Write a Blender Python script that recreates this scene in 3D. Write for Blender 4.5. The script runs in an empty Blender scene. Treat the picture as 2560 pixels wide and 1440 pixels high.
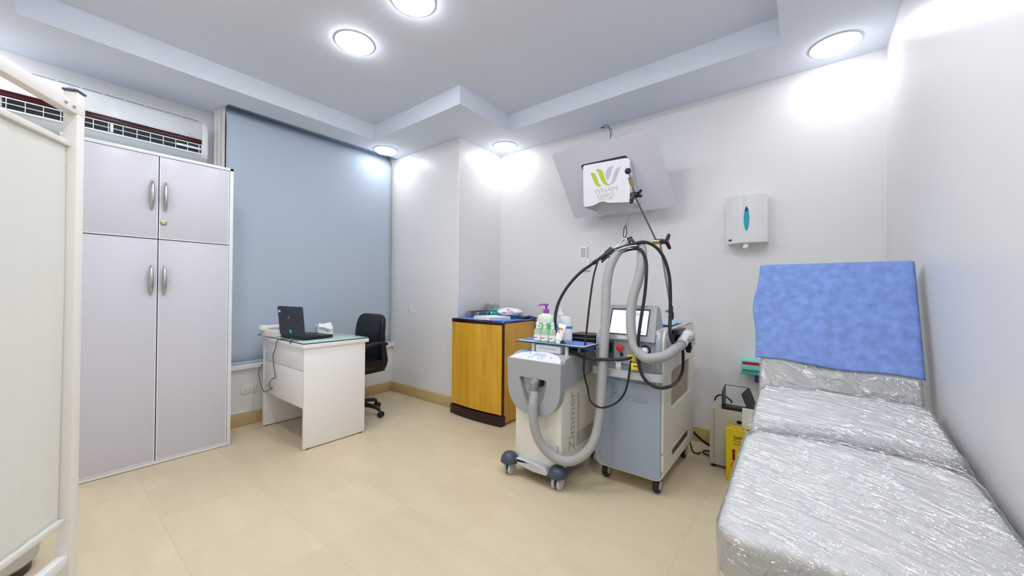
import bpy, bmesh, math, random
from mathutils import Vector, Matrix, noise
from mathutils.geometry import tessellate_polygon
random.seed(7)
SC = bpy.context.scene
COL = SC.collection
PI = math.pi

# ------------------------------------------------------------------ materials
def lin(h):
    h = h.lstrip('#')
    v = [int(h[i:i+2], 16)/255 for i in (0, 2, 4)]
    return tuple((c/12.92 if c <= .04045 else ((c+.055)/1.055)**2.4) for c in v) + (1,)

def nmat(name):
    m = bpy.data.materials.new(name); m.use_nodes = True
    nt = m.node_tree
    return m, nt, nt.nodes['Principled BSDF']

def M(name, col, rough=.5, metal=0, spec=.5, coat=0, bump=0, bscale=60, trans=0, alpha=1, ior=1.45, vary=0, vscale=(6, 6, 6), sheen=0):
    m, nt, b = nmat(name)
    c = lin(col) if isinstance(col, str) else tuple(col)+(1,)
    b.inputs['Base Color'].default_value = c
    b.inputs['Roughness'].default_value = rough
    b.inputs['Metallic'].default_value = metal
    b.inputs['Specular IOR Level'].default_value = spec
    b.inputs['Coat Weight'].default_value = coat
    b.inputs['Coat Roughness'].default_value = .08
    b.inputs['Transmission Weight'].default_value = trans
    b.inputs['Alpha'].default_value = alpha
    b.inputs['IOR'].default_value = ior
    b.inputs['Sheen Weight'].default_value = sheen
    if bump or vary:
        tc = nt.nodes.new('ShaderNodeTexCoord')
    if bump:
        n = nt.nodes.new('ShaderNodeTexNoise'); n.inputs['Scale'].default_value = bscale; n.inputs['Detail'].default_value = 3
        bp = nt.nodes.new('ShaderNodeBump'); bp.inputs['Strength'].default_value = bump; bp.inputs['Distance'].default_value = .01
        nt.links.new(tc.outputs['Object'], n.inputs['Vector'])
        nt.links.new(n.outputs['Fac'], bp.inputs['Height']); nt.links.new(bp.outputs['Normal'], b.inputs['Normal'])
    if vary:
        mp = nt.nodes.new('ShaderNodeMapping'); mp.inputs['Scale'].default_value = vscale
        n2 = nt.nodes.new('ShaderNodeTexNoise'); n2.inputs['Scale'].default_value = 1; n2.inputs['Detail'].default_value = 5
        mx = nt.nodes.new('ShaderNodeMix'); mx.data_type = 'RGBA'
        mx.inputs[6].default_value = tuple(x*(1-vary) for x in c[:3])+(1,)
        mx.inputs[7].default_value = tuple(min(1, x*(1+vary)) for x in c[:3])+(1,)
        rp = nt.nodes.new('ShaderNodeMapRange'); rp.inputs['From Min'].default_value = .3; rp.inputs['From Max'].default_value = .7
        nt.links.new(tc.outputs['Object'], mp.inputs['Vector']); nt.links.new(mp.outputs['Vector'], n2.inputs['Vector'])
        nt.links.new(n2.outputs['Fac'], rp.inputs['Value']); nt.links.new(rp.outputs['Result'], mx.inputs[0])
        nt.links.new(mx.outputs[2], b.inputs['Base Color'])
    return m

def emit(name, col, strength):
    m, nt, b = nmat(name)
    b.inputs['Base Color'].default_value = (.8, .8, .8, 1)
    b.inputs['Emission Color'].default_value = lin(col)
    b.inputs['Emission Strength'].default_value = strength
    return m

def tile_mat():
    T, OX, OY, G = .4080, -1.240, 1.204, .0011
    m, nt, b = nmat('beige_porcelain_tiles')
    N, L = nt.nodes, nt.links
    tc = N.new('ShaderNodeTexCoord'); sp = N.new('ShaderNodeSeparateXYZ'); L.new(tc.outputs['Object'], sp.inputs[0])
    def mth(op, a, v=None, w=None):
        n = N.new('ShaderNodeMath'); n.operation = op
        for i, x in enumerate((a, v, w)):
            if x is None: continue
            if isinstance(x, (int, float)): n.inputs[i].default_value = x
            else: L.new(x, n.inputs[i])
        return n.outputs[0]
    ds, ids = [], []
    for ax, o in (('X', OX), ('Y', OY)):
        u = mth('DIVIDE', mth('SUBTRACT', sp.outputs[ax], o), T)
        f = mth('FRACT', u); ids.append(mth('FLOOR', u))
        ds.append(mth('MULTIPLY', mth('MINIMUM', f, mth('SUBTRACT', 1.0, f)), T))
    d = mth('MINIMUM', ds[0], ds[1])
    gr = mth('LESS_THAN', d, G)
    cb = N.new('ShaderNodeCombineXYZ'); L.new(ids[0], cb.inputs[0]); L.new(ids[1], cb.inputs[1])
    wn = N.new('ShaderNodeTexWhiteNoise'); wn.noise_dimensions = '3D'; L.new(cb.outputs[0], wn.inputs['Vector'])
    ad = N.new('ShaderNodeVectorMath'); ad.operation = 'ADD'; L.new(tc.outputs['Object'], ad.inputs[0])
    sc = N.new('ShaderNodeVectorMath'); sc.operation = 'SCALE'; L.new(wn.outputs['Color'], sc.inputs[0]); sc.inputs['Scale'].default_value = 20
    L.new(sc.outputs[0], ad.inputs[1])
    mp = N.new('ShaderNodeMapping'); mp.inputs['Scale'].default_value = (1.5, 7, 3); mp.inputs['Rotation'].default_value = (0, 0, .35); L.new(ad.outputs[0], mp.inputs['Vector'])
    nz = N.new('ShaderNodeTexNoise'); nz.inputs['Scale'].default_value = 1.2; nz.inputs['Detail'].default_value = 6; nz.inputs['Roughness'].default_value = .6
    L.new(mp.outputs[0], nz.inputs['Vector'])
    cr = N.new('ShaderNodeValToRGB')
    cr.color_ramp.elements[0].position = .3; cr.color_ramp.elements[0].color = lin('#d2c2a3')
    cr.color_ramp.elements[1].position = .7; cr.color_ramp.elements[1].color = lin('#dacbae')
    L.new(nz.outputs['Fac'], cr.inputs['Fac'])
    hs = N.new('ShaderNodeHueSaturation'); L.new(cr.outputs[0], hs.inputs['Color'])
    mr = N.new('ShaderNodeMapRange'); mr.inputs['To Min'].default_value = .965; mr.inputs['To Max'].default_value = 1.03; L.new(wn.outputs['Value'], mr.inputs['Value']); L.new(mr.outputs[0], hs.inputs['Value'])
    mx = N.new('ShaderNodeMix'); mx.data_type = 'RGBA'; mx.inputs[7].default_value = lin('#c6b48c')
    L.new(gr, mx.inputs[0]); L.new(hs.outputs[0], mx.inputs[6]); L.new(mx.outputs[2], b.inputs['Base Color'])
    b.inputs['Roughness'].default_value = .34
    b.inputs['Specular IOR Level'].default_value = .4
    return m

def wood_mat(name, c1, c2, c3, axis=2):
    m, nt, b = nmat(name); N, L = nt.nodes, nt.links
    tc = N.new('ShaderNodeTexCoord'); mp = N.new('ShaderNodeMapping')
    s = [9, 9, 9]; s[axis] = .55; mp.inputs['Scale'].default_value = s
    L.new(tc.outputs['Object'], mp.inputs['Vector'])
    n1 = N.new('ShaderNodeTexNoise'); n1.inputs['Scale'].default_value = 1.1; n1.inputs['Detail'].default_value = 7; n1.inputs['Roughness'].default_value = .62; n1.inputs['Distortion'].default_value = .5
    L.new(mp.outputs[0], n1.inputs['Vector'])
    mp2 = N.new('ShaderNodeMapping'); s2 = [70, 70, 70]; s2[axis] = 3; mp2.inputs['Scale'].default_value = s2; L.new(tc.outputs['Object'], mp2.inputs['Vector'])
    n2 = N.new('ShaderNodeTexNoise'); n2.inputs['Scale'].default_value = 1; n2.inputs['Detail'].default_value = 2; L.new(mp2.outputs[0], n2.inputs['Vector'])
    ad = N.new('ShaderNodeMath'); ad.operation = 'MULTIPLY_ADD'; ad.inputs[1].default_value = .25; L.new(n2.outputs['Fac'], ad.inputs[0]); L.new(n1.outputs['Fac'], ad.inputs[2])
    cr = N.new('ShaderNodeValToRGB'); e = cr.color_ramp.elements
    e[0].position = .42; e[0].color = lin(c1); e[1].position = .82; e[1].color = lin(c3)
    k = e.new(.6); k.color = lin(c2)
    L.new(ad.outputs[0], cr.inputs['Fac']); L.new(cr.outputs[0], b.inputs['Base Color'])
    b.inputs['Roughness'].default_value = .38
    return m

def film_mat(name, strength, tint=.96, rough=.16, bias=.05, scale=(4, 22, 9), rot=.42):
    # clear plastic film: mostly see-through, crinkled gloss on top
    m, nt, b = nmat(name); N, L = nt.nodes, nt.links
    N.remove(b); out = N['Material Output']
    tr = N.new('ShaderNodeBsdfTransparent'); tr.inputs[0].default_value = (tint, tint, tint, 1)
    gl = N.new('ShaderNodeBsdfGlossy'); gl.inputs['Roughness'].default_value = rough; gl.inputs[0].default_value = (1, 1, 1, 1)
    tc = N.new('ShaderNodeTexCoord'); mr = N.new('ShaderNodeMapping'); mr.inputs['Rotation'].default_value = (0, 0, rot); L.new(tc.outputs['Object'], mr.inputs['Vector'])
    mp = N.new('ShaderNodeMapping'); mp.inputs['Scale'].default_value = scale; L.new(mr.outputs[0], mp.inputs['Vector'])
    n1 = N.new('ShaderNodeTexNoise'); n1.inputs['Scale'].default_value = 1.6; n1.inputs['Detail'].default_value = 4; n1.inputs['Roughness'].default_value = .55; n1.inputs['Distortion'].default_value = .6
    L.new(mp.outputs[0], n1.inputs['Vector'])
    rd = N.new('ShaderNodeMath'); rd.operation = 'SUBTRACT'; rd.inputs[1].default_value = .5; L.new(n1.outputs['Fac'], rd.inputs[0])
    ab = N.new('ShaderNodeMath'); ab.operation = 'ABSOLUTE'; L.new(rd.outputs[0], ab.inputs[0])
    bp = N.new('ShaderNodeBump'); bp.inputs['Strength'].default_value = strength; bp.inputs['Distance'].default_value = .16; L.new(ab.outputs[0], bp.inputs['Height'])
    L.new(bp.outputs[0], gl.inputs['Normal'])
    lw = N.new('ShaderNodeFresnel'); lw.inputs['IOR'].default_value = 1.35
    ad = N.new('ShaderNodeMath'); ad.operation = 'MULTIPLY_ADD'; ad.inputs[1].default_value = .7; ad.inputs[2].default_value = bias; ad.use_clamp = True; L.new(lw.outputs[0], ad.inputs[0])
    mx = N.new('ShaderNodeMixShader'); L.new(ad.outputs[0], mx.inputs[0]); L.new(tr.outputs[0], mx.inputs[1]); L.new(gl.outputs[0], mx.inputs[2])
    L.new(mx.outputs[0], out.inputs['Surface'])
    return m

MT = dict(
    wall=M('white_gloss_paint', '#e4e4e5', .34, spec=.4, bump=.04, bscale=9),
    ceil=M('ceiling_paint', '#dae0eb', .7, spec=.2),
    floor=tile_mat(),
    skirt=M('skirting_tile', '#c2aa78', .35, vary=.08, vscale=(3, 3, 14)),
    trimw=M('white_trim', '#e8e8e8', .4),
    trimb=M('beige_trim', '#d8d2ca', .5),
    door=M('lavender_laminate', '#d0cfda', .33, spec=.45),
    carc=M('white_laminate', '#e4e6ea', .35),
    gap=M('shadow_gap', '#5f6872', .7),
    chrome=M('brushed_chrome', '#c9c6c2', .22, metal=1),
    brass=M('brass', '#b8a684', .3, metal=1), rodm=M('bronze_rod', '#9c9488', .32, metal=1),
    steel=M('steel', '#b9bcc0', .25, metal=1),
    zinc=M('zinc_steel', '#9fb0bf', .3, metal=1),
    acw=M('ac_plastic', '#eef2f4', .22, spec=.5),
    acred=M('dark_red_trim', '#3d0610', .28, spec=.3),
    acdark=M('ac_dark_inside', '#20262c', .6),
    enamel=M('cream_enamel', '#ebe8e4', .35),
    cap=M('post_cap', '#56607a', .4),
    fabric=M('screen_cloth', '#e2e2dc', .85, bump=.05, bscale=300),
    blind=M('blue_grey_blind', '#b5c3d1', .75, spec=.2, bump=.04, bscale=400),
    deskw=M('white_melamine', '#efeeee', .35),
    glass=M('green_glass', '#bcd8cd', .06, spec=.6, trans=.0, alpha=1),
    sglass=M('pale_glass', '#cfe3df', .06, spec=.6), gedge=M('glass_edge', '#2c4a40', .2),
    black=M('black_plastic', '#1c1d22', .38),
    leather=M('black_leather', '#0e1019', .36, bump=.12, bscale=180),
    laptop=M('laptop_shell', '#363947', .42),
    keys=M('laptop_keys', '#22242b', .5),
    cable=M('cable_grey', '#4a4d50', .5),
    rubber=M('black_rubber', '#1f2026', .45),
    cream=M('phone_plastic', '#e6e6dc', .35),
    paper=M('white_paper', '#f0f0f2', .8),
    lilac=M('lilac_card', '#d9d4e4', .6),
    navy=M('navy_print', '#3c4264', .6),
    green=M('green_label', '#35e060', .5),
    whitep=M('white_plastic', '#ececec', .3),
    wood=wood_mat('honey_oak_laminate', '#b98616', '#cf9d24', '#dcae38'),
    woods=wood_mat('honey_oak_side', '#b48328', '#c69538', '#d0a046'),
    brown=M('dark_brown_plastic', '#2a0c10', .22, spec=.5),
    drape=M('blue_nonwoven', '#6688d8', .85, bump=.15, bscale=220, vary=.10, vscale=(60, 60, 60)),
    sheet=M('blue_nonwoven_sheet', '#7792cf', .85, bump=.15, bscale=220, vary=.17, vscale=(30, 30, 30)),
    drapel=M('light_blue_nonwoven', '#b9cdea', .85, bump=.1, bscale=200),
    teal=M('teal_card', '#16a08c', .5),
    glassc=M('clear_glass', '#eef2f4', .04, trans=.92, ior=1.3),
    pink=M('magenta_print', '#c3208a', .5),
    lgrey=M('light_grey_plastic', '#c6c8cc', .34),
    mgrey=M('mid_grey_plastic', '#a3a7ac', .36),
    dgrey=M('hose_end_grey', '#7e8488', .4),
    ivory=M('ivory_plastic', '#e6e3db', .34),
    ventm=M('grey_mesh', '#8c8b8a', .6),
    zlet=M('grey_beige_print', '#b7b2a4', .5),
    zlet2=M('grey_print', '#8f8f8c', .5),
    dome=M('slate_blue_plastic', '#3f4c5c', .35),
    shell=M('blue_grey_plastic', '#a5afb9', .34),
    panelg=M('blue_grey_panel', '#98a5b5', .3, spec=.45),
    emboss=M('embossed_grey', '#848d99', .35),
    hollow=M('port_black', '#101015', .6),
    portd=M('port_dark_grey', '#4b4a50', .5),
    red=M('red_button', '#e02a20', .35),
    screen=emit('lit_screen', '#eef2ff', .40),
    scrui=emit('screen_bar', '#8f959c', .55),
    scrui2=emit('screen_text', '#aab4c8', .55),
    sidev=M('side_mesh_beige', '#b0a595', .6, bump=.5, bscale=260),
    venbr=M('lower_vent_brown', '#6f5128', .7),
    hose=M('grey_corrugated_hose', '#a6a7a8', .55),
    yellow=M('yellow_tag', '#e8d21c', .5),
    ycard=M('yellow_card', '#dcc308', .5),
    rprint=M('red_print', '#8a1414', .6),
    bprint=M('brown_print', '#6e3a12', .6),
    tvp=M('grey_lavender_panel', '#d2d2dd', .32),
    tvdark=M('panel_cutout_dark', '#3a3b46', .6),
    boxw=M('cover_white', '#e6e6ee', .3),
    lime=M('lime_print', '#b9c936', .5),
    lgr=M('logo_grey_print', '#c3c1cc', .5),
    olive=M('olive_print', '#b3ba6a', .5),
    tealw=M('teal_window', '#2f9fb6', .15, spec=.6),
    teald=M('teal_window_dark', '#0f4457', .2),
    disp=M('dispenser_plastic', '#e0e1e3', .16, spec=.5),
    cush=M('white_vinyl', '#e9eae9', .42, bump=.03, bscale=40),
    pipe=M('piping_grey', '#c3c3c6', .5),
    film=film_mat('clear_film', .6, tint=.985, rough=.075, bias=.17),
    film2=film_mat('clear_film_loose', .6, tint=.97, rough=.075, bias=.2),
    gbox=M('grey_green_metal', '#c4c3b4', .42),
    tealb=M('aqua_plastic', '#8fdcdb', .4),
    tealb2=M('aqua_plastic_dark', '#4dbcb4', .4),
    redb=M('red_strip', '#b01628', .4),
    navyp=M('navy_plastic', '#1c2f7c', .4),
    purple=M('purple_plastic', '#9a45a8', .35),
    gel=M('green_gel_bottle', '#a4dcb4', .25),
    gelt=M('frosted_bottle', '#dbe5da', .3),
    gliq=M('green_liquid', '#62c07a', .2), clearpl=M('clear_bottle_plastic', '#dfeee6', .12, alpha=.38),
    clearb=M('clear_plastic_bottle', '#d8e2ea', .22),
    blab=M('blue_label', '#4a79c0', .5),
    orange=M('orange_print', '#e08a5c', .5),
    redl=M('red_text', '#c06060', .5),
    casew=M('black_case', '#141418', .45, bump=.08, bscale=300),
    zip=M('grey_zip', '#a8adb3', .4),
    tvc=M('green_cable', '#2e6a66', .5),
    bingrey=M('bin_grey', '#b9b8b2', .4),
    bindark=M('bin_base', '#3a231c', .4),
    lamp=emit('downlight_glow', '#f9fbff', 33.0), lamp2=emit('downlight_glow_soft', '#fbfcff', 15.0), lamp3=emit('fill_light_glow', '#f9fbff', 58.0),  # the strongest glow serves only unseen downlights added as fill
    lamprim=M('downlight_rim', '#f2f2f4', .4),
)

# ------------------------------------------------------------------ mesh building
class MB:
    def __init__(s): s.v = []; s.f = []
    def add(s, vs, fs):
        o = len(s.v); s.v += [Vector(p) for p in vs]; s.f += [tuple(i+o for i in f) for f in fs]; return s
    def bm(s, bm):
        bm.verts.index_update()
        return s.add([v.co.copy() for v in bm.verts], [[v.index for v in f.verts] for f in bm.faces])
    def box(s, x0, x1, y0, y1, z0, z1, bev=0, seg=2, rz=0, rot=None):
        bm = bmesh.new(); bmesh.ops.create_cube(bm, size=1)
        c = Vector(((x0+x1)/2, (y0+y1)/2, (z0+z1)/2))
        for v in bm.verts: v.co = Vector((v.co.x*(x1-x0), v.co.y*(y1-y0), v.co.z*(z1-z0)))
        if bev: bmesh.ops.bevel(bm, geom=bm.edges[:], offset=bev, segments=seg, affect='EDGES', profile=.5)
        R = rot if rot is not None else Matrix.Rotation(rz, 3, 'Z')
        for v in bm.verts: v.co = R @ v.co + c
        s.bm(bm); bm.free(); return s
    def tube(s, pts, r, seg=12, smooth=0, caps=True):
        P = [Vector(p) for p in pts]
        if smooth: P = spline(P, smooth)
        n = len(P); rs = r if isinstance(r, (list, tuple)) else [r]*n
        if len(rs) != n:
            rs = [rs[min(len(rs)-1, int(i*(len(rs)-1)/(n-1)+.5))] for i in range(n)]
        t = [(P[min(i+1, n-1)]-P[max(i-1, 0)]).normalized() for i in range(n)]
        up = Vector((0, 0, 1)) if abs(t[0].z) < .9 else Vector((1, 0, 0))
        a = t[0].cross(up).normalized(); vs = []
        for i in range(n):
            a = (a - t[i]*a.dot(t[i])).normalized(); b = t[i].cross(a)
            for k in range(seg):
                q = 2*PI*k/seg; vs.append(P[i]+(a*math.cos(q)+b*math.sin(q))*rs[i])
        fs = [(i*seg+k, i*seg+(k+1) % seg, (i+1)*seg+(k+1) % seg, (i+1)*seg+k) for i in range(n-1) for k in range(seg)]
        if caps: fs += [tuple(range(seg-1, -1, -1)), tuple((n-1)*seg+k for k in range(seg))]
        return s.add(vs, fs)
    def lathe(s, prof, c, ax='Z', seg=24, sx=1, sy=1):
        # prof: list of (radius, height); axis through c
        vs = []; c = Vector(c)
        for (r, h) in prof:
            for k in range(seg):
                q = 2*PI*k/seg; x, y = r*math.cos(q)*sx, r*math.sin(q)*sy
                p = {'Z': (x, y, h), 'X': (h, x, y), 'Y': (x, h, y)}[ax]
                vs.append(c+Vector(p))
        n = len(prof)
        fs = [(i*seg+k, i*seg+(k+1) % seg, (i+1)*seg+(k+1) % seg, (i+1)*seg+k) for i in range(n-1) for k in range(seg)]
        fs += [tuple(range(seg-1, -1, -1)), tuple((n-1)*seg+k for k in range(seg))]
        return s.add(vs, fs)
    def plate(s, outer, holes, f0, f1):
        # polygon with holes in 2D; f0/f1 map (a, b) to 3D on the two faces
        loops = [outer]+list(holes)
        flat = [p for l in loops for p in l]; n = len(flat)
        tri = tessellate_polygon([[Vector((p[0], p[1], 0)) for p in l] for l in loops])
        vs = [f0(*p) for p in flat]+[f1(*p) for p in flat]
        fs = [tuple(t) for t in tri]+[tuple(i+n for i in t[::-1]) for t in tri]
        o = 0
        for l in loops:
            k = len(l)
            for i in range(k): fs.append((o+i, o+(i+1) % k, n+o+(i+1) % k, n+o+i))
            o += k
        return s.add(vs, fs)
    def grid(s, fn, nu, nv):
        vs = [fn(i/nu, j/nv) for j in range(nv+1) for i in range(nu+1)]
        w = nu+1
        return s.add(vs, [(j*w+i, j*w+i+1, (j+1)*w+i+1, (j+1)*w+i) for j in range(nv) for i in range(nu)])
    def xf(s, fn): s.v = [Vector(fn(p)) for p in s.v]; return s
    def build(s, name, mat, parent=None, ang=35, recalc=True, thick=0, subsurf=0, bevel=0):
        me = bpy.data.meshes.new(name)
        inv = inv_of(parent)
        me.from_pydata([tuple(inv @ p) for p in s.v], [], s.f)
        if recalc:
            bm = bmesh.new(); bm.from_mesh(me); bmesh.ops.recalc_face_normals(bm, faces=bm.faces[:]); bm.to_mesh(me); bm.free()
        me.materials.append(mat)
        me.polygons.foreach_set('use_smooth', [True]*len(me.polygons))
        me.set_sharp_from_angle(angle=math.radians(ang))
        o = bpy.data.objects.new(name, me); COL.objects.link(o)
        if parent: o.parent = parent
        if thick:
            k = o.modifiers.new('thickness', 'SOLIDIFY'); k.thickness = thick; k.offset = 0
        if bevel:
            k = o.modifiers.new('edge', 'BEVEL'); k.width = bevel; k.segments = 2; k.limit_method = 'ANGLE'; k.angle_limit = math.radians(40)
        if subsurf:
            k = o.modifiers.new('sub', 'SUBSURF'); k.levels = subsurf; k.render_levels = subsurf
        return o

def spline(P, k):
    out = []
    for i in range(len(P)-1):
        p0, p1, p2, p3 = P[max(i-1, 0)], P[i], P[i+1], P[min(i+2, len(P)-1)]
        for j in range(k):
            t = j/k
            out.append(.5*((2*p1)+(-p0+p2)*t+(2*p0-5*p1+4*p2-p3)*t*t+(-p0+3*p1-3*p2+p3)*t**3))
    out.append(P[-1]); return out

ROOTM = {}
def inv_of(o):
    m = Matrix.Identity(4)
    while o is not None:
        if o.name in ROOTM: m = ROOTM[o.name]; break
        o = o.parent
    return m.inverted()

def tag(o, label, cat, group=None):
    o['label'] = label; o['category'] = cat
    if group: o['group'] = group
    return o
def thing(name, label, cat, loc=(0, 0, 0), rz=0, group=None):
    o = bpy.data.objects.new(name, None); COL.objects.link(o)
    o.empty_display_size = .1; o.location = loc; o.rotation_euler = (0, 0, rz)
    ROOTM[o.name] = Matrix.Translation(loc) @ Matrix.Rotation(rz, 4, 'Z')
    return tag(o, label, cat, group)
def struct(mb, name, mat, **k):
    o = mb.build(name, mat, **k); o['kind'] = 'structure'; return o
def plabel(o, s): o['label'] = s; return o
def copy_tree(o, loc, label):
    r = o.copy(); COL.objects.link(r); r.location = loc; r['label'] = label
    def kids(a, b):
        for ch in a.children:
            c = ch.copy(); COL.objects.link(c); c.parent = b; kids(ch, c)
    kids(o, r); return r

def rrect(x0, x1, y0, y1, r, seg=6):
    rs = r if isinstance(r, (list, tuple)) else [r]*4   # order: x0y0, x1y0, x1y1, x0y1
    out = []
    for (cx, cy, a0, q) in ((x0+rs[0], y0+rs[0], PI, rs[0]), (x1-rs[1], y0+rs[1], 1.5*PI, rs[1]), (x1-rs[2], y1-rs[2], 0, rs[2]), (x0+rs[3], y1-rs[3], .5*PI, rs[3])):
        if q <= 0: out.append((cx, cy)); continue
        for i in range(seg+1):
            a = a0+.5*PI*i/seg; out.append((cx+q*math.cos(a), cy+q*math.sin(a)))
    return out
XZ = lambda y: (lambda a, b: (a, y, b))
YZ = lambda x: (lambda a, b: (x, a, b))
XY = lambda z: (lambda a, b: (a, b, z))

def text(s, name, size, mat, parent, origin, adv, up, align='CENTER', ext=.0006, bold=0, sx=1.0):
    cu = bpy.data.curves.new(name, 'FONT'); cu.body = s; cu.size = size; cu.align_x = align; cu.align_y = 'CENTER'; cu.extrude = ext; cu.offset = bold
    tmp = bpy.data.objects.new(name+'_src', cu); COL.objects.link(tmp)
    dg = bpy.context.evaluated_depsgraph_get(); dg.update()
    me = bpy.data.meshes.new_from_object(tmp.evaluated_get(dg))
    bpy.data.objects.remove(tmp); bpy.data.curves.remove(cu)
    a = Vector(adv).normalized(); u = Vector(up).normalized(); n = a.cross(u); O = Vector(origin); inv = inv_of(parent)
    for v in me.vertices: v.co = inv @ (O + a*v.co.x*sx + u*v.co.y + n*v.co.z)
    me.materials.clear(); me.materials.append(mat); me.name = name
    o = bpy.data.objects.new(name, me); COL.objects.link(o); o.parent = parent
    return o

# ------------------------------------------------------------------ camera
cam = bpy.data.cameras.new('camera'); co = bpy.data.objects.new('camera', cam); COL.objects.link(co)
cam.sensor_fit = 'HORIZONTAL'; cam.sensor_width = 36; cam.lens = 36*932.916/2560; cam.clip_start = .02
rx, dn, fw = Vector((.78775858, .61594031, .00734596)), Vector((.00074259, .01097596, -.99993949)), Vector((-.61598366, .78771636, .00818902))
mw = Matrix((rx, -dn, -fw)).transposed().to_4x4(); mw.translation = (0, 0, 1.12)
co.matrix_world = mw; SC.camera = co

# ------------------------------------------------------------------ room shell
S, T = 2.578, 2.727
struct(MB().box(-4.1, .6, -1.8, 3.3, -.1, 0), 'floor', MT['floor'])
cove = [(-3.295, -.079), (-3.295, 2.026), (-2.115, 2.026), (-2.115, 2.65), (-.107, 2.65), (-.107, -.079)]
pocket = [(-3.79, .925), (-3.79, 2.47), (-3.56, 2.49), (-3.575, .925)]
cl = MB().plate([(-4.1, -1.8), (.6, -1.8), (.6, 3.3), (-4.1, 3.3)], [cove, pocket], XY(S), XY(T)).box(-4.1, .6, -1.8, 3.3, T, T+.1)
struct(cl, 'ceiling', MT['ceil'])
wl = MB().box(-4.1, -3.885, -1.8, .925, 0, S).box(-4.1, -3.637, .925, 2.55, 0, .505).box(-4.1, -3.80, .925, 2.55, .505, T)
struct(wl, 'wall_left', MT['wall'])
struct(MB().box(-4.1, -2.587, 2.475, 3.3, 0, S), 'wall_pier', MT['wall'])
struct(MB().box(-2.587, .6, 3.10, 3.3, 0, S), 'wall_back', MT['wall'])
struct(MB().box(.386, .6, -1.8, 3.10, 0, S), 'wall_right', MT['wall'])
struct(MB().box(-3.885, .386, -1.8, -1.6, 0, S), 'wall_front', MT['wall'])
struct(MB().box(-3.637, -3.617, .925, 2.455, 0, .103, .003), 'baseboard_left', MT['skirt'])
struct(MB().box(-3.637, -2.567, 2.455, 2.475, 0, .103, .003).box(-2.587, -2.567, 2.475, 3.08, 0, .103, .003), 'baseboard_pier', MT['skirt'])
struct(MB().box(-2.567, .386, 3.08, 3.10, 0, .103, .003), 'baseboard_back', MT['skirt'])
struct(MB().box(.366, .386, -1.6, 3.08, 0, .103, .003), 'baseboard_right', MT['skirt'])
struct(MB().box(-3.885, .366, -1.6, -1.58, 0, .103, .003), 'baseboard_front', MT['skirt'])
# window surround beside the blind: white boards and a beige stop
struct(MB().box(-3.885, -3.70, .895, .925, .505, S-.002, .003).box(-3.80, -3.765, .885, .925, .505, S-.002, .003), 'trim_1', MT['trimw'])
struct(MB().box(-3.70, -3.645, .905, .925, .505, S-.002, .003), 'trim_2', MT['trimb'])
struct(MB().box(-3.79, -3.64, 2.455, 2.475, .54, S-.002, .002), 'trim_3', MT['trimb'])
# sill under the blind, a little higher at the far end
sl = MB().box(-3.80, -3.597, .925, 2.475, 0, .038, .004); sl.xf(lambda p: (p.x, p.y, p.z+.462+(p.y-.95)*.0215)); struct(sl, 'trim_4', MT['trimw'])
struct(MB().box(-2.600, -2.580, 2.468, 2.482, .10, S-.002, .003), 'trim_5', MT['trimw'])
# window behind the blind
wn = struct(MB().plate(rrect(.96, 2.44, .55, 2.5, 0.001, 1), [rrect(1.01, 1.67, .60, 2.45, .001, 1), rrect(1.73, 2.39, .60, 2.45, .001, 1)], YZ(-3.80), YZ(-3.77)), 'window_1', MT['trimw'])
MB().box(-3.790, -3.785, 1.0, 2.4, .59, 2.46).build('pane', MT['glassc'], wn)

# ------------------------------------------------------------------ downlights
def downlight(x, y, z, label):
    t = thing('downlight', label, 'ceiling light', (x, y, z), 0, 'recessed ceiling downlights')
    MB().lathe([(.118, z-.001), (.118, z-.006), (.108, z-.008), (.106, z-.006)], (x, y, 0), seg=40).build('rim', MT['lamprim'], t)
    MB().lathe([(.104, z-.0065), (.102, z-.014), (.092, z-.022), (.07, z-.029), (.035, z-.033), (.002, z-.034)], (x, y, 0), seg=40).build('diffuser', MT['lamp'], t)
    return t
d0 = downlight(-2.302, 1.265, T, 'round glowing downlight alone in the raised grey ceiling, complete in the picture')
for x, y, z, lb in (  # out-of-view ones are added fill light, except beside the air conditioner
    (-1.706, 1.275, T, 'round glowing downlight in the raised ceiling, cut by the top of the photo'),
    (.142, 2.874, S, 'large bright downlight in the lower ceiling above the treatment bed, near the right wall'),
    (-3.431, 2.235, S, 'small bright downlight in the lower ceiling above the blue grey blind'),
    (-2.366, 2.897, S, 'small bright downlight in the lower ceiling above the wooden fridge, in the wall recess'),
    (-1.10, 1.28, T, 'added fill downlight, unseen in the raised ceiling, third in its row from the blind'),
    (-.50, 1.28, T, 'added fill downlight, unseen in the raised ceiling, nearest the treatment bed'),
    (-2.30, .40, T, 'added fill downlight, unseen in the raised ceiling, near the folding screen'),
    (-1.10, .40, T, 'added fill downlight, unseen in the raised ceiling, left of the camera'),
    (.142, .95, S, 'added fill downlight, unseen in the lower ceiling, over the foot of the bed'),
    (-3.60, -.40, S, 'downlight in the lower ceiling out of view, beside the air conditioner'),
    (-1.9, -.80, S, 'added fill downlight, unseen in the lower ceiling, behind the folding screen'),
    (-.1, -.80, S, 'added fill downlight, unseen in the lower ceiling, behind the camera')):
    r = copy_tree(d0, (x, y, z), lb)
    if z == S or y < 1:
        sl_ = [c for c in r.children if c.name.startswith('diffuser')][0].material_slots[0]; sl_.link = 'OBJECT'; sl_.material = MT['lamp2' if y > 2 else ("lamp3" if z == T or x > 0 else "lamp")]

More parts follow.
